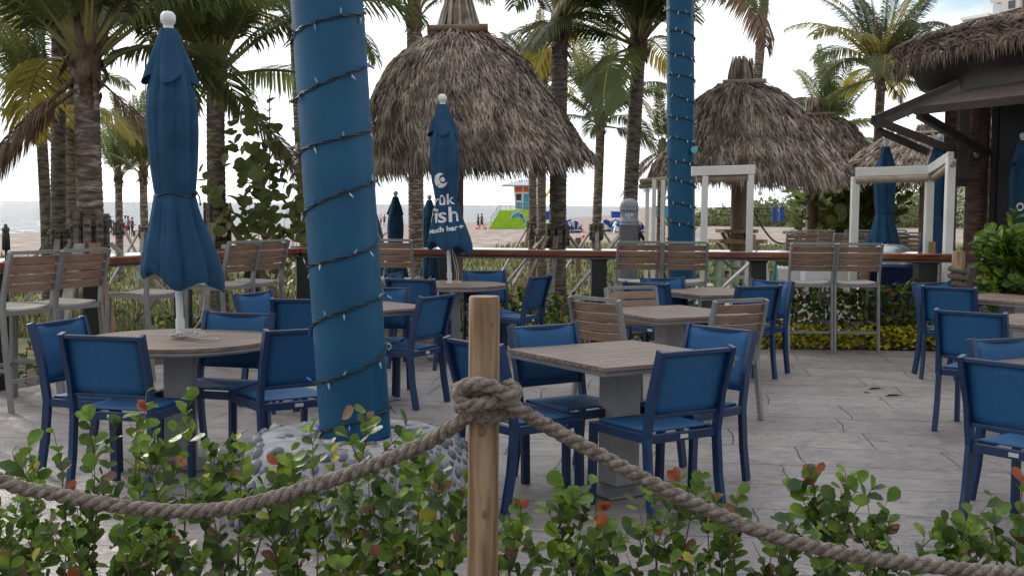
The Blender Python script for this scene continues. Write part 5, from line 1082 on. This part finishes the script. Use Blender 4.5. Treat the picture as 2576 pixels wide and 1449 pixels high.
# lime bag under right table
p = at(2560, 775, 12.0); t = thing('tote_bag', 'bright lime green bag standing under the farther right table', 'bag', (p.x, 12, 0)); b = MB(); b.box((p.x, 12, .20), (.20, .12, .34)); b.build('body', mat('lime_cloth', (.12, .62, .04), None, rough=.6), t, bevel=.02); b = MB(); b.box((p.x + .13, 12.02, .2), (.06, .1, .34)); b.build('side', MT['teal'], t)
# tiki torches
def torch(xd, Y, ytop, label, hh=.42):
    p = at(xd, ytop, Y); t = thing('tiki_torch', label, 'torch', (p.x, Y, -.2), 0, 'black garden torches'); z1 = p.z; r = .063 * hh / .42
    b = MB(); b.lathe([(r * .8, z1 - hh), (r * 1.0, z1 - hh + .01), (r * .95, z1 - hh * .5), (r * .8, z1 - hh * .27), (r * .7, z1 - hh * .25)], 12, (p.x, Y, 0)); b.build('lantern', MT['black'], t)
    b = MB(); b.lathe([(r * 1.05, z1 - hh * .27), (r * .85, z1 - hh * .15), (r * .5, z1 - hh * .13), (r * .4, z1 - hh * .03), (.005, z1)], 10, (p.x, Y, 0)); b.build('cap', MT['black'], t)
    b = MB(); b.tube([(p.x, Y, -.2), (p.x, Y, z1 - hh)], .013, 6); b.build('pole', MT['black'], t)
torch(14, 10.6, 563, 'black tiki torch at the left edge, above the rail', .24)
torch(464, 16.5, 560, 'black garden torch mostly behind the big closed umbrella', .3)
# thin wires, sticks
for i, (xd, Y, y0, y1, m, lb) in enumerate(((678, 14.6, 240, 640, 'black', 'thin dark rod with a green tip before the sea grape'), (1062, 16, 480, 700, 'alu', 'thin pale pole before the farther closed umbrella'), (1383, 14.5, 500, 700, 'alu', 'thin pale rod beside the printed umbrella'))):
    if i == 2: xd = 1380 - 0
for xd, Y, y0, y1, m, lb in ((678, 14.6, 240, 650, 'black', 'thin dark rod before the sea grape'), (1064, 16, 430, 700, 'greymetal', 'thin grey pole before the farther closed umbrella'), (1381 - 0, 14.8, 0, 0, '', '')):
    if not m: continue
    p, q = at(xd, y0, Y), at(xd, y1, Y); q.z = -.15; b = MB(); b.tube([p, q], .007, 6); tag(b.build('thin_pole', MT[m]), lb, 'pole')
p, q = at(1382, 0, 14.8), at(1382, 0, 14.8)
p = at(1382, 500, 60); q = at(1694 / 3000 * 2576, 598, 40); b = MB(); b.tube([(q.x, 40, -1), (q.x, 40, q.z)], .11, 10); tag(b.build('beach_post', MT['log_red']), 'lone grey wooden post on the beach right of the braced dark palm', 'post')
p = at(1381, 540, 15); b = MB(); b.tube([(p.x, 15, -.1), (p.x, 15, 2.2)], .006, 6); 
# ================================================================ HIGH-RISES
def tower(c, w, d, z1, rz, label, fl, m, mside, seed, z0=-3):
    t = thing('apartment_tower', label, 'building', (c[0], c[1], z0)); Rm = Matrix.Rotation(rz, 3, 'Z'); C_ = V((c[0], c[1], 0))
    b = MB(); b.box((c[0], c[1], (z0 + z1) / 2), (w, d, z1 - z0), rz); b.build('wall', m, t)
    n = int((z1 - z0) / 3.1); k = 0
    for i in range(n):
        z = z1 - 2.2 - i * 3.1
        if z < z1 - 30: break
        nx = max(2, int(w / 4))
        for j in range(nx):
            x = -w / 2 + w * (j + .5) / nx; p = C_ + Rm @ V((x, -d / 2 - .02, 0)); b = MB(); b.box((p.x, p.y, z), (w / nx * .6, .12, 1.7), rz); f_ = b.build('window', MT['glass'], t)
            b = MB(); b.box((p.x, p.y, z - 1.0), (w / nx * .7, .7, .16), rz); b.box((p.x, p.y, z), (.16, .2, 1.7), rz); b.build('window_frame', MT['white'], f_); k += 1
            if k > 90: break
        for j in range(2):
            y = -d / 2 + d * (j + .5) / 2; p = C_ + Rm @ V((-w / 2 - .02, y, 0)); b = MB(); b.box((p.x, p.y, z), (.12, 1.6, 1.6), rz); b.build('window', MT['glass'], t); k += 1
        if k > 90: break
    b = MB(); b.box((c[0], c[1], z1 + .25), (w + .6, d + .6, .5), rz); p = C_ + Rm @ V((w * .15, 0, 0)); b.box((p.x, p.y, z1 + 1.6), (w * .4, d * .4, 2.4), rz); b.build('roof', MT['white'], t)
MT['palegreen'] = mat('pale_green_render', (.42, .46, .34), (.47, .5, .38), .2, .8); MT['cream'] = mat('cream_render', (.62, .58, .52), (.68, .64, .58), .2, .8)
p = at(2495, 70, 210); tower((p.x + 1, 214), 7, 5.5, at(2495, 42, 210).z, R(28), 'lower pale green and white apartment block at the top right corner', 3, MT['palegreen'], None, 1)
p = at(2556, 40, 240); tower((p.x + 3.2, 246), 9.5, 7, at(2495, -60, 240).z, R(30), 'taller white apartment tower cut by the top right corner', 3, MT['cream'], None, 2)
# ================================================================ LIFEGUARD TOWER (143 m off, on the sand)
LX, LY, LZ = at(1290, 573, 143).x, 143., -1.32
t = thing('lifeguard_tower', 'lime green lifeguard tower with blue and orange hut, numbered 3, on the beach', 'lifeguard tower', (LX, LY, LZ))
s = 143 / 2950.
def lx(xd): return at(xd, 545, 143).x
def lz(yd): return at(1290, yd, 143).z
x0, x1, x2 = lx(1230), lx(1258), lx(1350); zb, zt1 = LZ, lz(529)
b = MB(); b.add([(x0, LY, zb), (x2, LY, zb), (x2, LY, zt1), (x1, LY, zt1), (x0, LY + 4, zb), (x2, LY + 4, zb), (x2, LY + 4, zt1), (x1, LY + 4, zt1)], [(0, 1, 2, 3), (7, 6, 5, 4), (0, 4, 5, 1), (1, 5, 6, 2), (2, 6, 7, 3), (3, 7, 4, 0)])
for i in range(9):
    z = zb + (zt1 - zb) * (i + .5) / 9; xx = x0 + (x1 - x0) * (i + .5) / 9; b.box(((xx + x2) / 2, LY - .01, z), (x2 - xx, .05, (zt1 - zb) / 9 - .045))
b.build('base', MT['lime'], t)
hx0, hx1 = lx(1293), lx(1338); hz0, hz1, hz2 = zt1, lz(497), lz(468)
b = MB(); w0 = (hx1 - hx0) / 2; cx = (hx0 + hx1) / 2
def hutw(z): return w0 * (.86 + .2 * (z - hz0) / (hz2 - hz0))
b.add([(cx + sx * hutw(z), LY + .6 + (0 if sy < 0 else 2.6), z) for z in (hz0, hz2) for sx, sy in ((-1, -1), (1, -1), (1, 1), (-1, 1))], [(3, 2, 1, 0), (4, 5, 6, 7), (0, 1, 5, 4), (1, 2, 6, 5), (2, 3, 7, 6), (3, 0, 4, 7)]); b.build('cabin', MT['white'], t)
def lpanel(xa, xb, ya, yb, m, nm, dy=.55): b = MB(); b.box(((lx(xa) + lx(xb)) / 2, LY + dy, (lz(ya) + lz(yb)) / 2), (abs(lx(xb) - lx(xa)), .08, abs(lz(ya) - lz(yb)))); b.build(nm, m, t)
lpanel(1295, 1313, 470, 483, MT['orange'], 'orange_panel'); lpanel(1317, 1336, 470, 483, MT['orange'], 'orange_panel'); lpanel(1317, 1335, 488, 527, MT['cyan'], 'door'); lpanel(1298, 1311, 488, 504, MT['glass'], 'window'); lpanel(1298, 1313, 510, 524, MT['cyan'], 'blue_panel')
b = MB(); zr0, zr1 = lz(466), lz(452); xa, xb = lx(1262), lx(1372); 
b.add([(xa, LY - .6, zr0), (xb, LY - .6, zr0), (xb, LY + 4, zr0), (xa, LY + 4, zr0), ((xa + xb) / 2 - .4, LY + 1.7, zr1), ((xa + xb) / 2 + .4, LY + 1.7, zr1)], [(0, 1, 5, 4), (1, 2, 5), (2, 3, 4, 5), (3, 0, 4), (3, 2, 1, 0)]); b.box(((xa + xb) / 2, LY + 1.7, zr0 - .06), (xb - xa, 4.6, .12)); b.build('roof', MT['roofmetal'], t)
b = MB()
for i in range(8): x = lx(1260 + 12.5 * i); b.box((x, LY + .1, zt1 + .5), (.06, .06, 1.0))
b.box(((lx(1258) + x2) / 2, LY + .1, zt1 + .95), (x2 - lx(1258), .05, .08)); b.box(((lx(1258) + x2) / 2, LY + .1, zt1 + .55), (x2 - lx(1258), .05, .06))
b.beam((lx(1234), LY - .1, lz(550)), (lx(1257), LY - .1, lz(517)), .06, .08); b.beam((lx(1232), LY - .1, lz(562)), (lx(1257), LY - .1, lz(527)), .06, .06)
for f in (.1, .4, .7, 1): p = V((lx(1234), LY - .1, lz(568))).lerp(V((lx(1257), LY - .1, lz(529))), f); b.box((p.x, p.y, p.z + .45), (.05, .05, .9))
b.build('railing', MT['palegreen'], t)
b = MB(); D = [(0, .1), (.12, .3), (.35, .5), (.6, .56), (.68, .70), (.78, .55), (1.0, .42), (1.2, .18), (1.32, -.1), (1.36, -.28), (1.56, -.44), (1.34, -.42), (1.16, -.52), (1.24, -.3), (1.1, -.02), (.9, .14), (.62, .2), (.5, .05), (.44, .18), (.22, .1), (.08, -.05), (-.04, .02)]
def poly2(pts, sc, ox, oz, y): return [(ox + p[0] * sc, y, oz + p[1] * sc) for p in pts]
P = poly2([((a - .7) * 1.12 + .7, (c - .08) * 1.18 + .08) for a, c in D], 1.28, lx(1285) + .05, lz(550), LY - .06); b.add(P, [tuple(range(len(P)))]); P = poly2(D, 1.28, lx(1285) + .05, lz(550), LY - .09); b.add(P, [tuple(range(len(P)))], 1); b.build('dolphin_emblem', [MT['white'], MT['cyan']], t)
for sz, mm, dy, bo in ((1.0, 'white', -.06, .05), (1.0, 'orange', -.09, .008)):
    vs_, fs_ = text_geo('3', sz, bo); b = MB(); b.add([(lx(1311) + u, LY + dy, lz(554) + z) for u, z in vs_], fs_); b.build('number', MT[mm], t)
p = at(1374, 490, 120); t = thing('yellow_flag', 'yellow flag on a dark pole beside the lifeguard tower', 'flag', (p.x - .5, 120, -1.2)); b = MB(); b.tube([(p.x - .5, 120, -1.2), (p.x - .3, 120, p.z - .6), (p.x, 120, p.z + .2)], .04, 6); b.build('pole', MT['black'], t); b = MB(); b.sheet([[(p.x - .3 + .35 * i + .06 * j, 120 + .08 * j, p.z - .8 + .55 * i + .3 * j) for j in range(3)] for i in range(3)], .02, (0, -1, 0)); b.build('cloth', MT['yellow'], t)
# beach cabanas and loungers
def cabana(xd, Y, w, h, label, mats, kind):
    p = at(xd, 545, Y); z = gz(p.x, Y); t = thing('beach_cabana', label, 'cabana', (p.x, Y, z), 0, 'blue and white beach cabanas')
    n = 6
    for i in range(n):
        a0, a1 = math.pi * i / n, math.pi * (i + 1) / n; b = MB()
        P = [(p.x - w / 2 * math.cos(a), Y + (0 if k == 0 else 1.2), z + h * math.sin(a) ** (.7 if kind else 1.0)) for k in (0, 1) for a in (a0, a1)]
        b.add([P[0], P[1], P[3], P[2], (P[0][0], P[0][1], P[0][2] - .08)], [(0, 1, 2, 3)], 0)
        b.add([P[0], P[1], (p.x + (.2 if kind else w * .3), Y + 1.0, z)], [(0, 1, 2)], 0); b.build('hood_panel', MT[mats[i % 2]], t)
    b = MB(); b.box((p.x, Y - .3, z + .25), (w * .8, 1.3, .08)); 
    for sx in (-1, 1): b.box((p.x + sx * w * .35, Y - .8, z + .12), (.06, .06, .25))
    b.build('bed', MT['cloth_white'], t)
for i, (xd, Y, w, h, k) in enumerate(((1403, 118, 1.9, 1.35, 0), (1418, 116, 1.8, 1.3, 1), (1436, 122, 1.9, 1.3, 0), (1445, 118, 1.6, 1.2, 1), (1527, 124, 1.8, 1.3, 0), (1546, 124, 2.2, 1.3, 1), (1562, 121, 1.8, 1.3, 0), (1575, 118, 2.4, 1.3, 1), (1602, 120, 1.9, 1.3, 0))):
    nm = ('leftmost', 'second', 'third', 'fourth', 'fifth', 'sixth', 'seventh', 'eighth', 'ninth')[i]; cabana(xd, Y, w, h, f'small blue and white beach cabana on the sand, {nm} from the left in the row', ('cloth_blue', 'cloth_white') if k == 0 else ('cloth_white', 'cloth_blue'), k)
def tent(xd, y0, y1, Y, w, label, m='cloth_blue'):
    p = at(xd, y1, Y); q = at(xd, y0, Y); t = thing('blue_tent', label, 'tent', p, 0, 'square blue beach shelters'); b = MB(); b.box((p.x, Y, (p.z + q.z) / 2), (w, 1.2, q.z - p.z)); b.build('cover', MT[m], t, bevel=.06); b = MB(); b.box((p.x, Y, q.z + .03), (w * 1.08, 1.3, .06)); b.build('top', MT[m], t)
tent(1370, 533, 553, 130, 1.6, 'square dark blue beach shelter right of the lifeguard tower'); tent(1662, 520, 548, 110, 1.3, 'upright blue board on the beach left of the farther blue column', 'cyan'); tent(1560, 534, 548, 119, 1.8, 'low blue shelter beside the grey bollard')
for xd, Y in ((1200, 140), (1221, 140), (1464, 125), (1451, 160), (1468, 95), (1432, 160)):
    p = at(xd, 545, Y); z = gz(p.x, Y); t = thing('traffic_cone', {1200: 'orange cone on the sand just left of the walking couple feet', 1221: 'orange cone between the walking couple and the lifeguard tower', 1464: 'orange cone at the right end of the beach cabana row', 1451: 'tiny orange cone far behind the cabanas', 1468: 'orange cone nearest, right of the lone beach post', 1432: 'tiny orange cone behind the fourth cabana'}[xd], 'cone', (p.x, Y, z), 0, 'orange beach cones')
    b = MB(); b.lathe([(.16, z + .06), (.04, z + .72), (.01, z + .74)], 10, (p.x, Y, 0)); b.build('cone', MT['cone'], t); b = MB(); b.box((p.x, Y, z + .03), (.4, .4, .06)); b.build('base', MT['cone'], t); b = MB(); b.lathe([(.125, z + .28), (.095, z + .42)], 10, (p.x, Y, 0)); b.build('band', MT['white'], t)
# volleyball net and blue pads
t = thing('volleyball_net', 'volleyball net with blue padded posts on the beach under the hut eave', 'net', at(1940, 560, 75)); 
for xd in (1948, 1966):
    p, q = at(xd, 558, 75 if xd == 1948 else 70), at(xd, 522, 75 if xd == 1948 else 70); b = MB(); b.tube([p, q], .16, 8); b.build('padded_post', MT['cloth_blue'], t)
b = MB(); p, q = at(1800, 524, 78), at(1948, 524, 75); r_, s_ = at(1800, 540, 78), at(1948, 542, 75); b.tube([p, q], .05, 5); b.tube([r_, s_], .035, 5)
for k in range(25): b.tube([p.lerp(q, k / 24), r_.lerp(s_, k / 24)], .012, 4)
b.build('net', MT['black'], t)
# ================================================================ PEOPLE ON THE BEACH
def person(xd, Y, face, label, sh_m, pants_m, h=1.72, stride=.1, arms=(.1, .1), sit=False, z=None):
    p = at(xd, 545, Y); z = gz(p.x, Y) if z is None else z; t = thing('person', label, 'person', (p.x, Y, z), R(face), 'people on the beach')
    k = h / 1.72; hip = .92 if not sit else .42; me = bpy.data.meshes.new('body'); J = []; E_ = []; RR_ = []
    def j(x, y, zz, r, par=None): J.append((x * k, y * k, zz * k)); RR_.append(r * k); 
    j(0, 0, hip, .13); j(0, 0, hip + .25, .115); j(0, .0, hip + .47, .135); j(0, 0, hip + .58, .055); j(0, .015, hip + .66, .085); j(0, .02, hip + .77, .085)
    E_ += [(0, 1), (1, 2), (2, 3), (3, 4), (4, 5)]
    for s in (-1, 1):
        b0 = len(J); a = arms[0] if s < 0 else arms[1]
        j(s * .19, 0, hip + .48, .055); j(s * (.22 + a * .2), -.02 + a * .2, hip + .2, .042); j(s * (.23 + a * .1), .06 + a * .5, hip - .04 + a * .4, .032); j(s * (.23 + a * .1), .08 + a * .6, hip - .11 + a * .5, .035)
        E_ += [(2, b0), (b0, b0 + 1), (b0 + 1, b0 + 2), (b0 + 2, b0 + 3)]; b1 = len(J); st = stride * s
        if sit: j(s * .1, .05, hip - .02, .09); j(s * .11, .45, hip, .06); j(s * .11, .48, .09, .045); j(s * .11, .60, .04, .04)
        else: j(s * .1, 0, hip - .08, .09); j(s * .1, st * .7, .48, .06); j(s * .1, st * 1.3, .09, .042); j(s * .1, st * 1.3 + .13, .04, .038)
        E_ += [(0, b1), (b1, b1 + 1), (b1 + 1, b1 + 2), (b1 + 2, b1 + 3)]
    me.from_pydata(J, E_, []); o = bpy.data.objects.new('body', me); COL.objects.link(o); o.parent = t; m_ = o.modifiers.new('skin', 'SKIN')
    for i, v in enumerate(me.skin_vertices[0].data if me.skin_vertices else []): v.radius = (RR_[i], RR_[i]); v.use_root = i == 0
    if not me.skin_vertices:
        bm = bmesh.new(); bm.from_mesh(me); ly = bm.verts.layers.skin.verify(); bm.verts.ensure_lookup_table()
        for i, v in enumerate(bm.verts): v[ly].radius = (RR_[i], RR_[i]); v[ly].use_root = i == 0
        bm.to_mesh(me); bm.free()
    sm = o.modifiers.new('sub', 'SUBSURF'); sm.levels = 1; sm.render_levels = 1; me.materials.append(MT['skin'])
    b = MB(); b.lathe([(.155 * k, (hip + .02) * k), (.14 * k, (hip + .25) * k), (.19 * k, (hip + .44) * k), (.13 * k, (hip + .55) * k), (.06 * k, (hip + .58) * k)], 12, (0, 0, 0), 0, lambda r, zz, a, jj: (r * (1 if abs(math.cos(a)) > .5 else .85), 0)); b.build('shirt', MT[sh_m], t, local=True)
    b = MB()
    if sit: b.box((0, .22 * k, (hip + .02) * k), (.34 * k, .42 * k, .2 * k))
    else:
        b.lathe([(.15 * k, (hip - .14) * k), (.16 * k, (hip + .04) * k)], 12)
        for s in (-1, 1): b.tube([(s * .1 * k, 0, (hip - .05) * k), (s * .1 * k, stride * s * .6 * k, .52 * k)], [.10 * k, .085 * k], 8)
    b.build('shorts', MT[pants_m], t, local=True)
    b = MB(); b.ball((0, .0, (hip + .80) * k), .105 * k, 10, 0, (1, 1.05, .85)); b.build('hair', MT['hair'], t, local=True)
for a in ((1203, 141, 90, 'person in dark clothes, left one of the couple walking left of the lifeguard tower', 'cloth_dark', 'cloth_dark', 1.75, .16, (.2, .1)), (1212, 141, -80, 'person in dark clothes, right one of the couple left of the lifeguard tower', 'cloth_dark', 'cloth_dark', 1.82, .2, (.5, .1)),
          (277, 103, 180, 'person standing alone on the beach between the stout palm and the small far palm', 'cloth_dark', 'cloth_dark', 1.72, .1, (.7, .3)), (315, 101, 30, 'person in white shirt and red shorts on the beach at left', 'cloth_white', 'cloth_red', 1.75, .1, (.3, .3)),
          (322, 104, 150, 'person in dark clothes right beside the one in red shorts', 'cloth_dark', 'cloth_dark', 1.72, .05, (.2, .6)), (332, 103, -90, 'person in dark shirt bending near the group at left, third of the group', 'cloth_dark', 'cloth_dark', 1.6, .1, (.4, .4)),
          (383, 104, 0, 'person partly behind the left side of the big closed umbrella', 'cloth_dark', 'cloth_dark', 1.7, .1, (.2, .2)), (958, 190, 30, 'tiny far person in pale shirt right of the thick column', 'cloth_white', 'cloth_red', 1.7, .1, (.2, .2)), (967, 188, 10, 'tiny far person in red, second right of the thick column', 'cloth_red', 'cloth_dark', 1.7, .1, (.2, .2)),
          (1678 - 0, 200, 10, 'tiny far person wading near the farther blue column', 'cloth_dark', 'cloth_dark', 1.7, .1, (.2, .2))): person(*a)
for xd, Y, lb in ((345, 103, 'wooden beach chair standing beside the group of people at left'),):
    p = at(xd, 590, Y); z = gz(p.x, Y); t = thing('beach_chair', lb, 'chair', (p.x, Y, z)); b = MB(); b.box((p.x, Y, z + .45), (.6, .6, .08)); b.build('seat', MT['darkbrown'], t); b = MB(); b.beam((p.x + .3, Y, z + .4), (p.x + .42, Y, z + 1.15), .5, .07, up=(1, 0, 0)); b.build('backrest', MT['darkbrown'], t)
    for sx in (-1, 1): b = MB(); b.box((p.x + sx * .26, Y, z + .22), (.06, .5, .44)); b.build('leg', MT['darkbrown'], t)
# ================================================================ SMALL THINGS
b = MB(); p = onz(2190, 1138 / 1449 * 0 + 984, .006); rnd = random.Random(4)
for x, y, l_, a in ((2184, 979, .11, .1), (2226, 996, .12, -.05), (2172, 987, .05, -.6)):
    p = onz(x, y, .006); d = V((math.cos(a), math.sin(a), .05)); leaf(b, p, d, V((0, 0, 1)), l_, .012, 0, rnd, .1); b.tube([p, p + d * l_ * 1.2], .003, 4)
tag(b.build('fallen_twigs', MT['darkbrown']), 'few dry twigs and leaves fallen on the open paving', 'twigs')
p = at(1912, 486, 15.2); t = thing('hanging_lamp', 'small white round lamp hanging under the hut eave', 'lamp', p); b = MB(); b.ball(p, .028, 10, 0, (1, .5, 1.3)); b.build('disc', MT['white'], t); b = MB(); b.tube([p + V((0, 0, .03)), p + V((-.05, 0, .2))], .004, 5); b.build('wire', MT['wire'], t)
p = at(1747, 377, 15.2); b = MB(); b.tube([p + V((0, 0, -.0)), p + V((0, .08, 0))], .045, 14); tag(b.build('round_lamp', mat('pale_teal', (.12, .42, .50), None, rough=.4)), 'small pale teal round lamp on the right side of the farther blue column', 'lamp')
for yd, zz in ((650, 1.19), (685, 1.0)):
    pass
t = thing('mirror_discs', 'two small pale reflector discs on the trunk right of the big closed umbrella', 'reflector', at(560, 590, 17.2))
for yd in (588, 622): p = at(563, yd, 17.25); b = MB(); b.tube([p, p + V((0, .03, 0))], .045, 14); b.build('disc', MT['white'], t)
# sea ship dots
p = at(755 / 1.705 * 0 + 1143 * 1.0, 515, 3000); b = MB(); b.box((p.x, 3000, 2), (45, 10, 6)); b.box((p.x + 10, 3000, 8), (10, 8, 8)); tag(b.build('cargo_ship', MT['greymetal']), 'tiny grey ship on the horizon between hut post and lifeguard tower', 'ship')
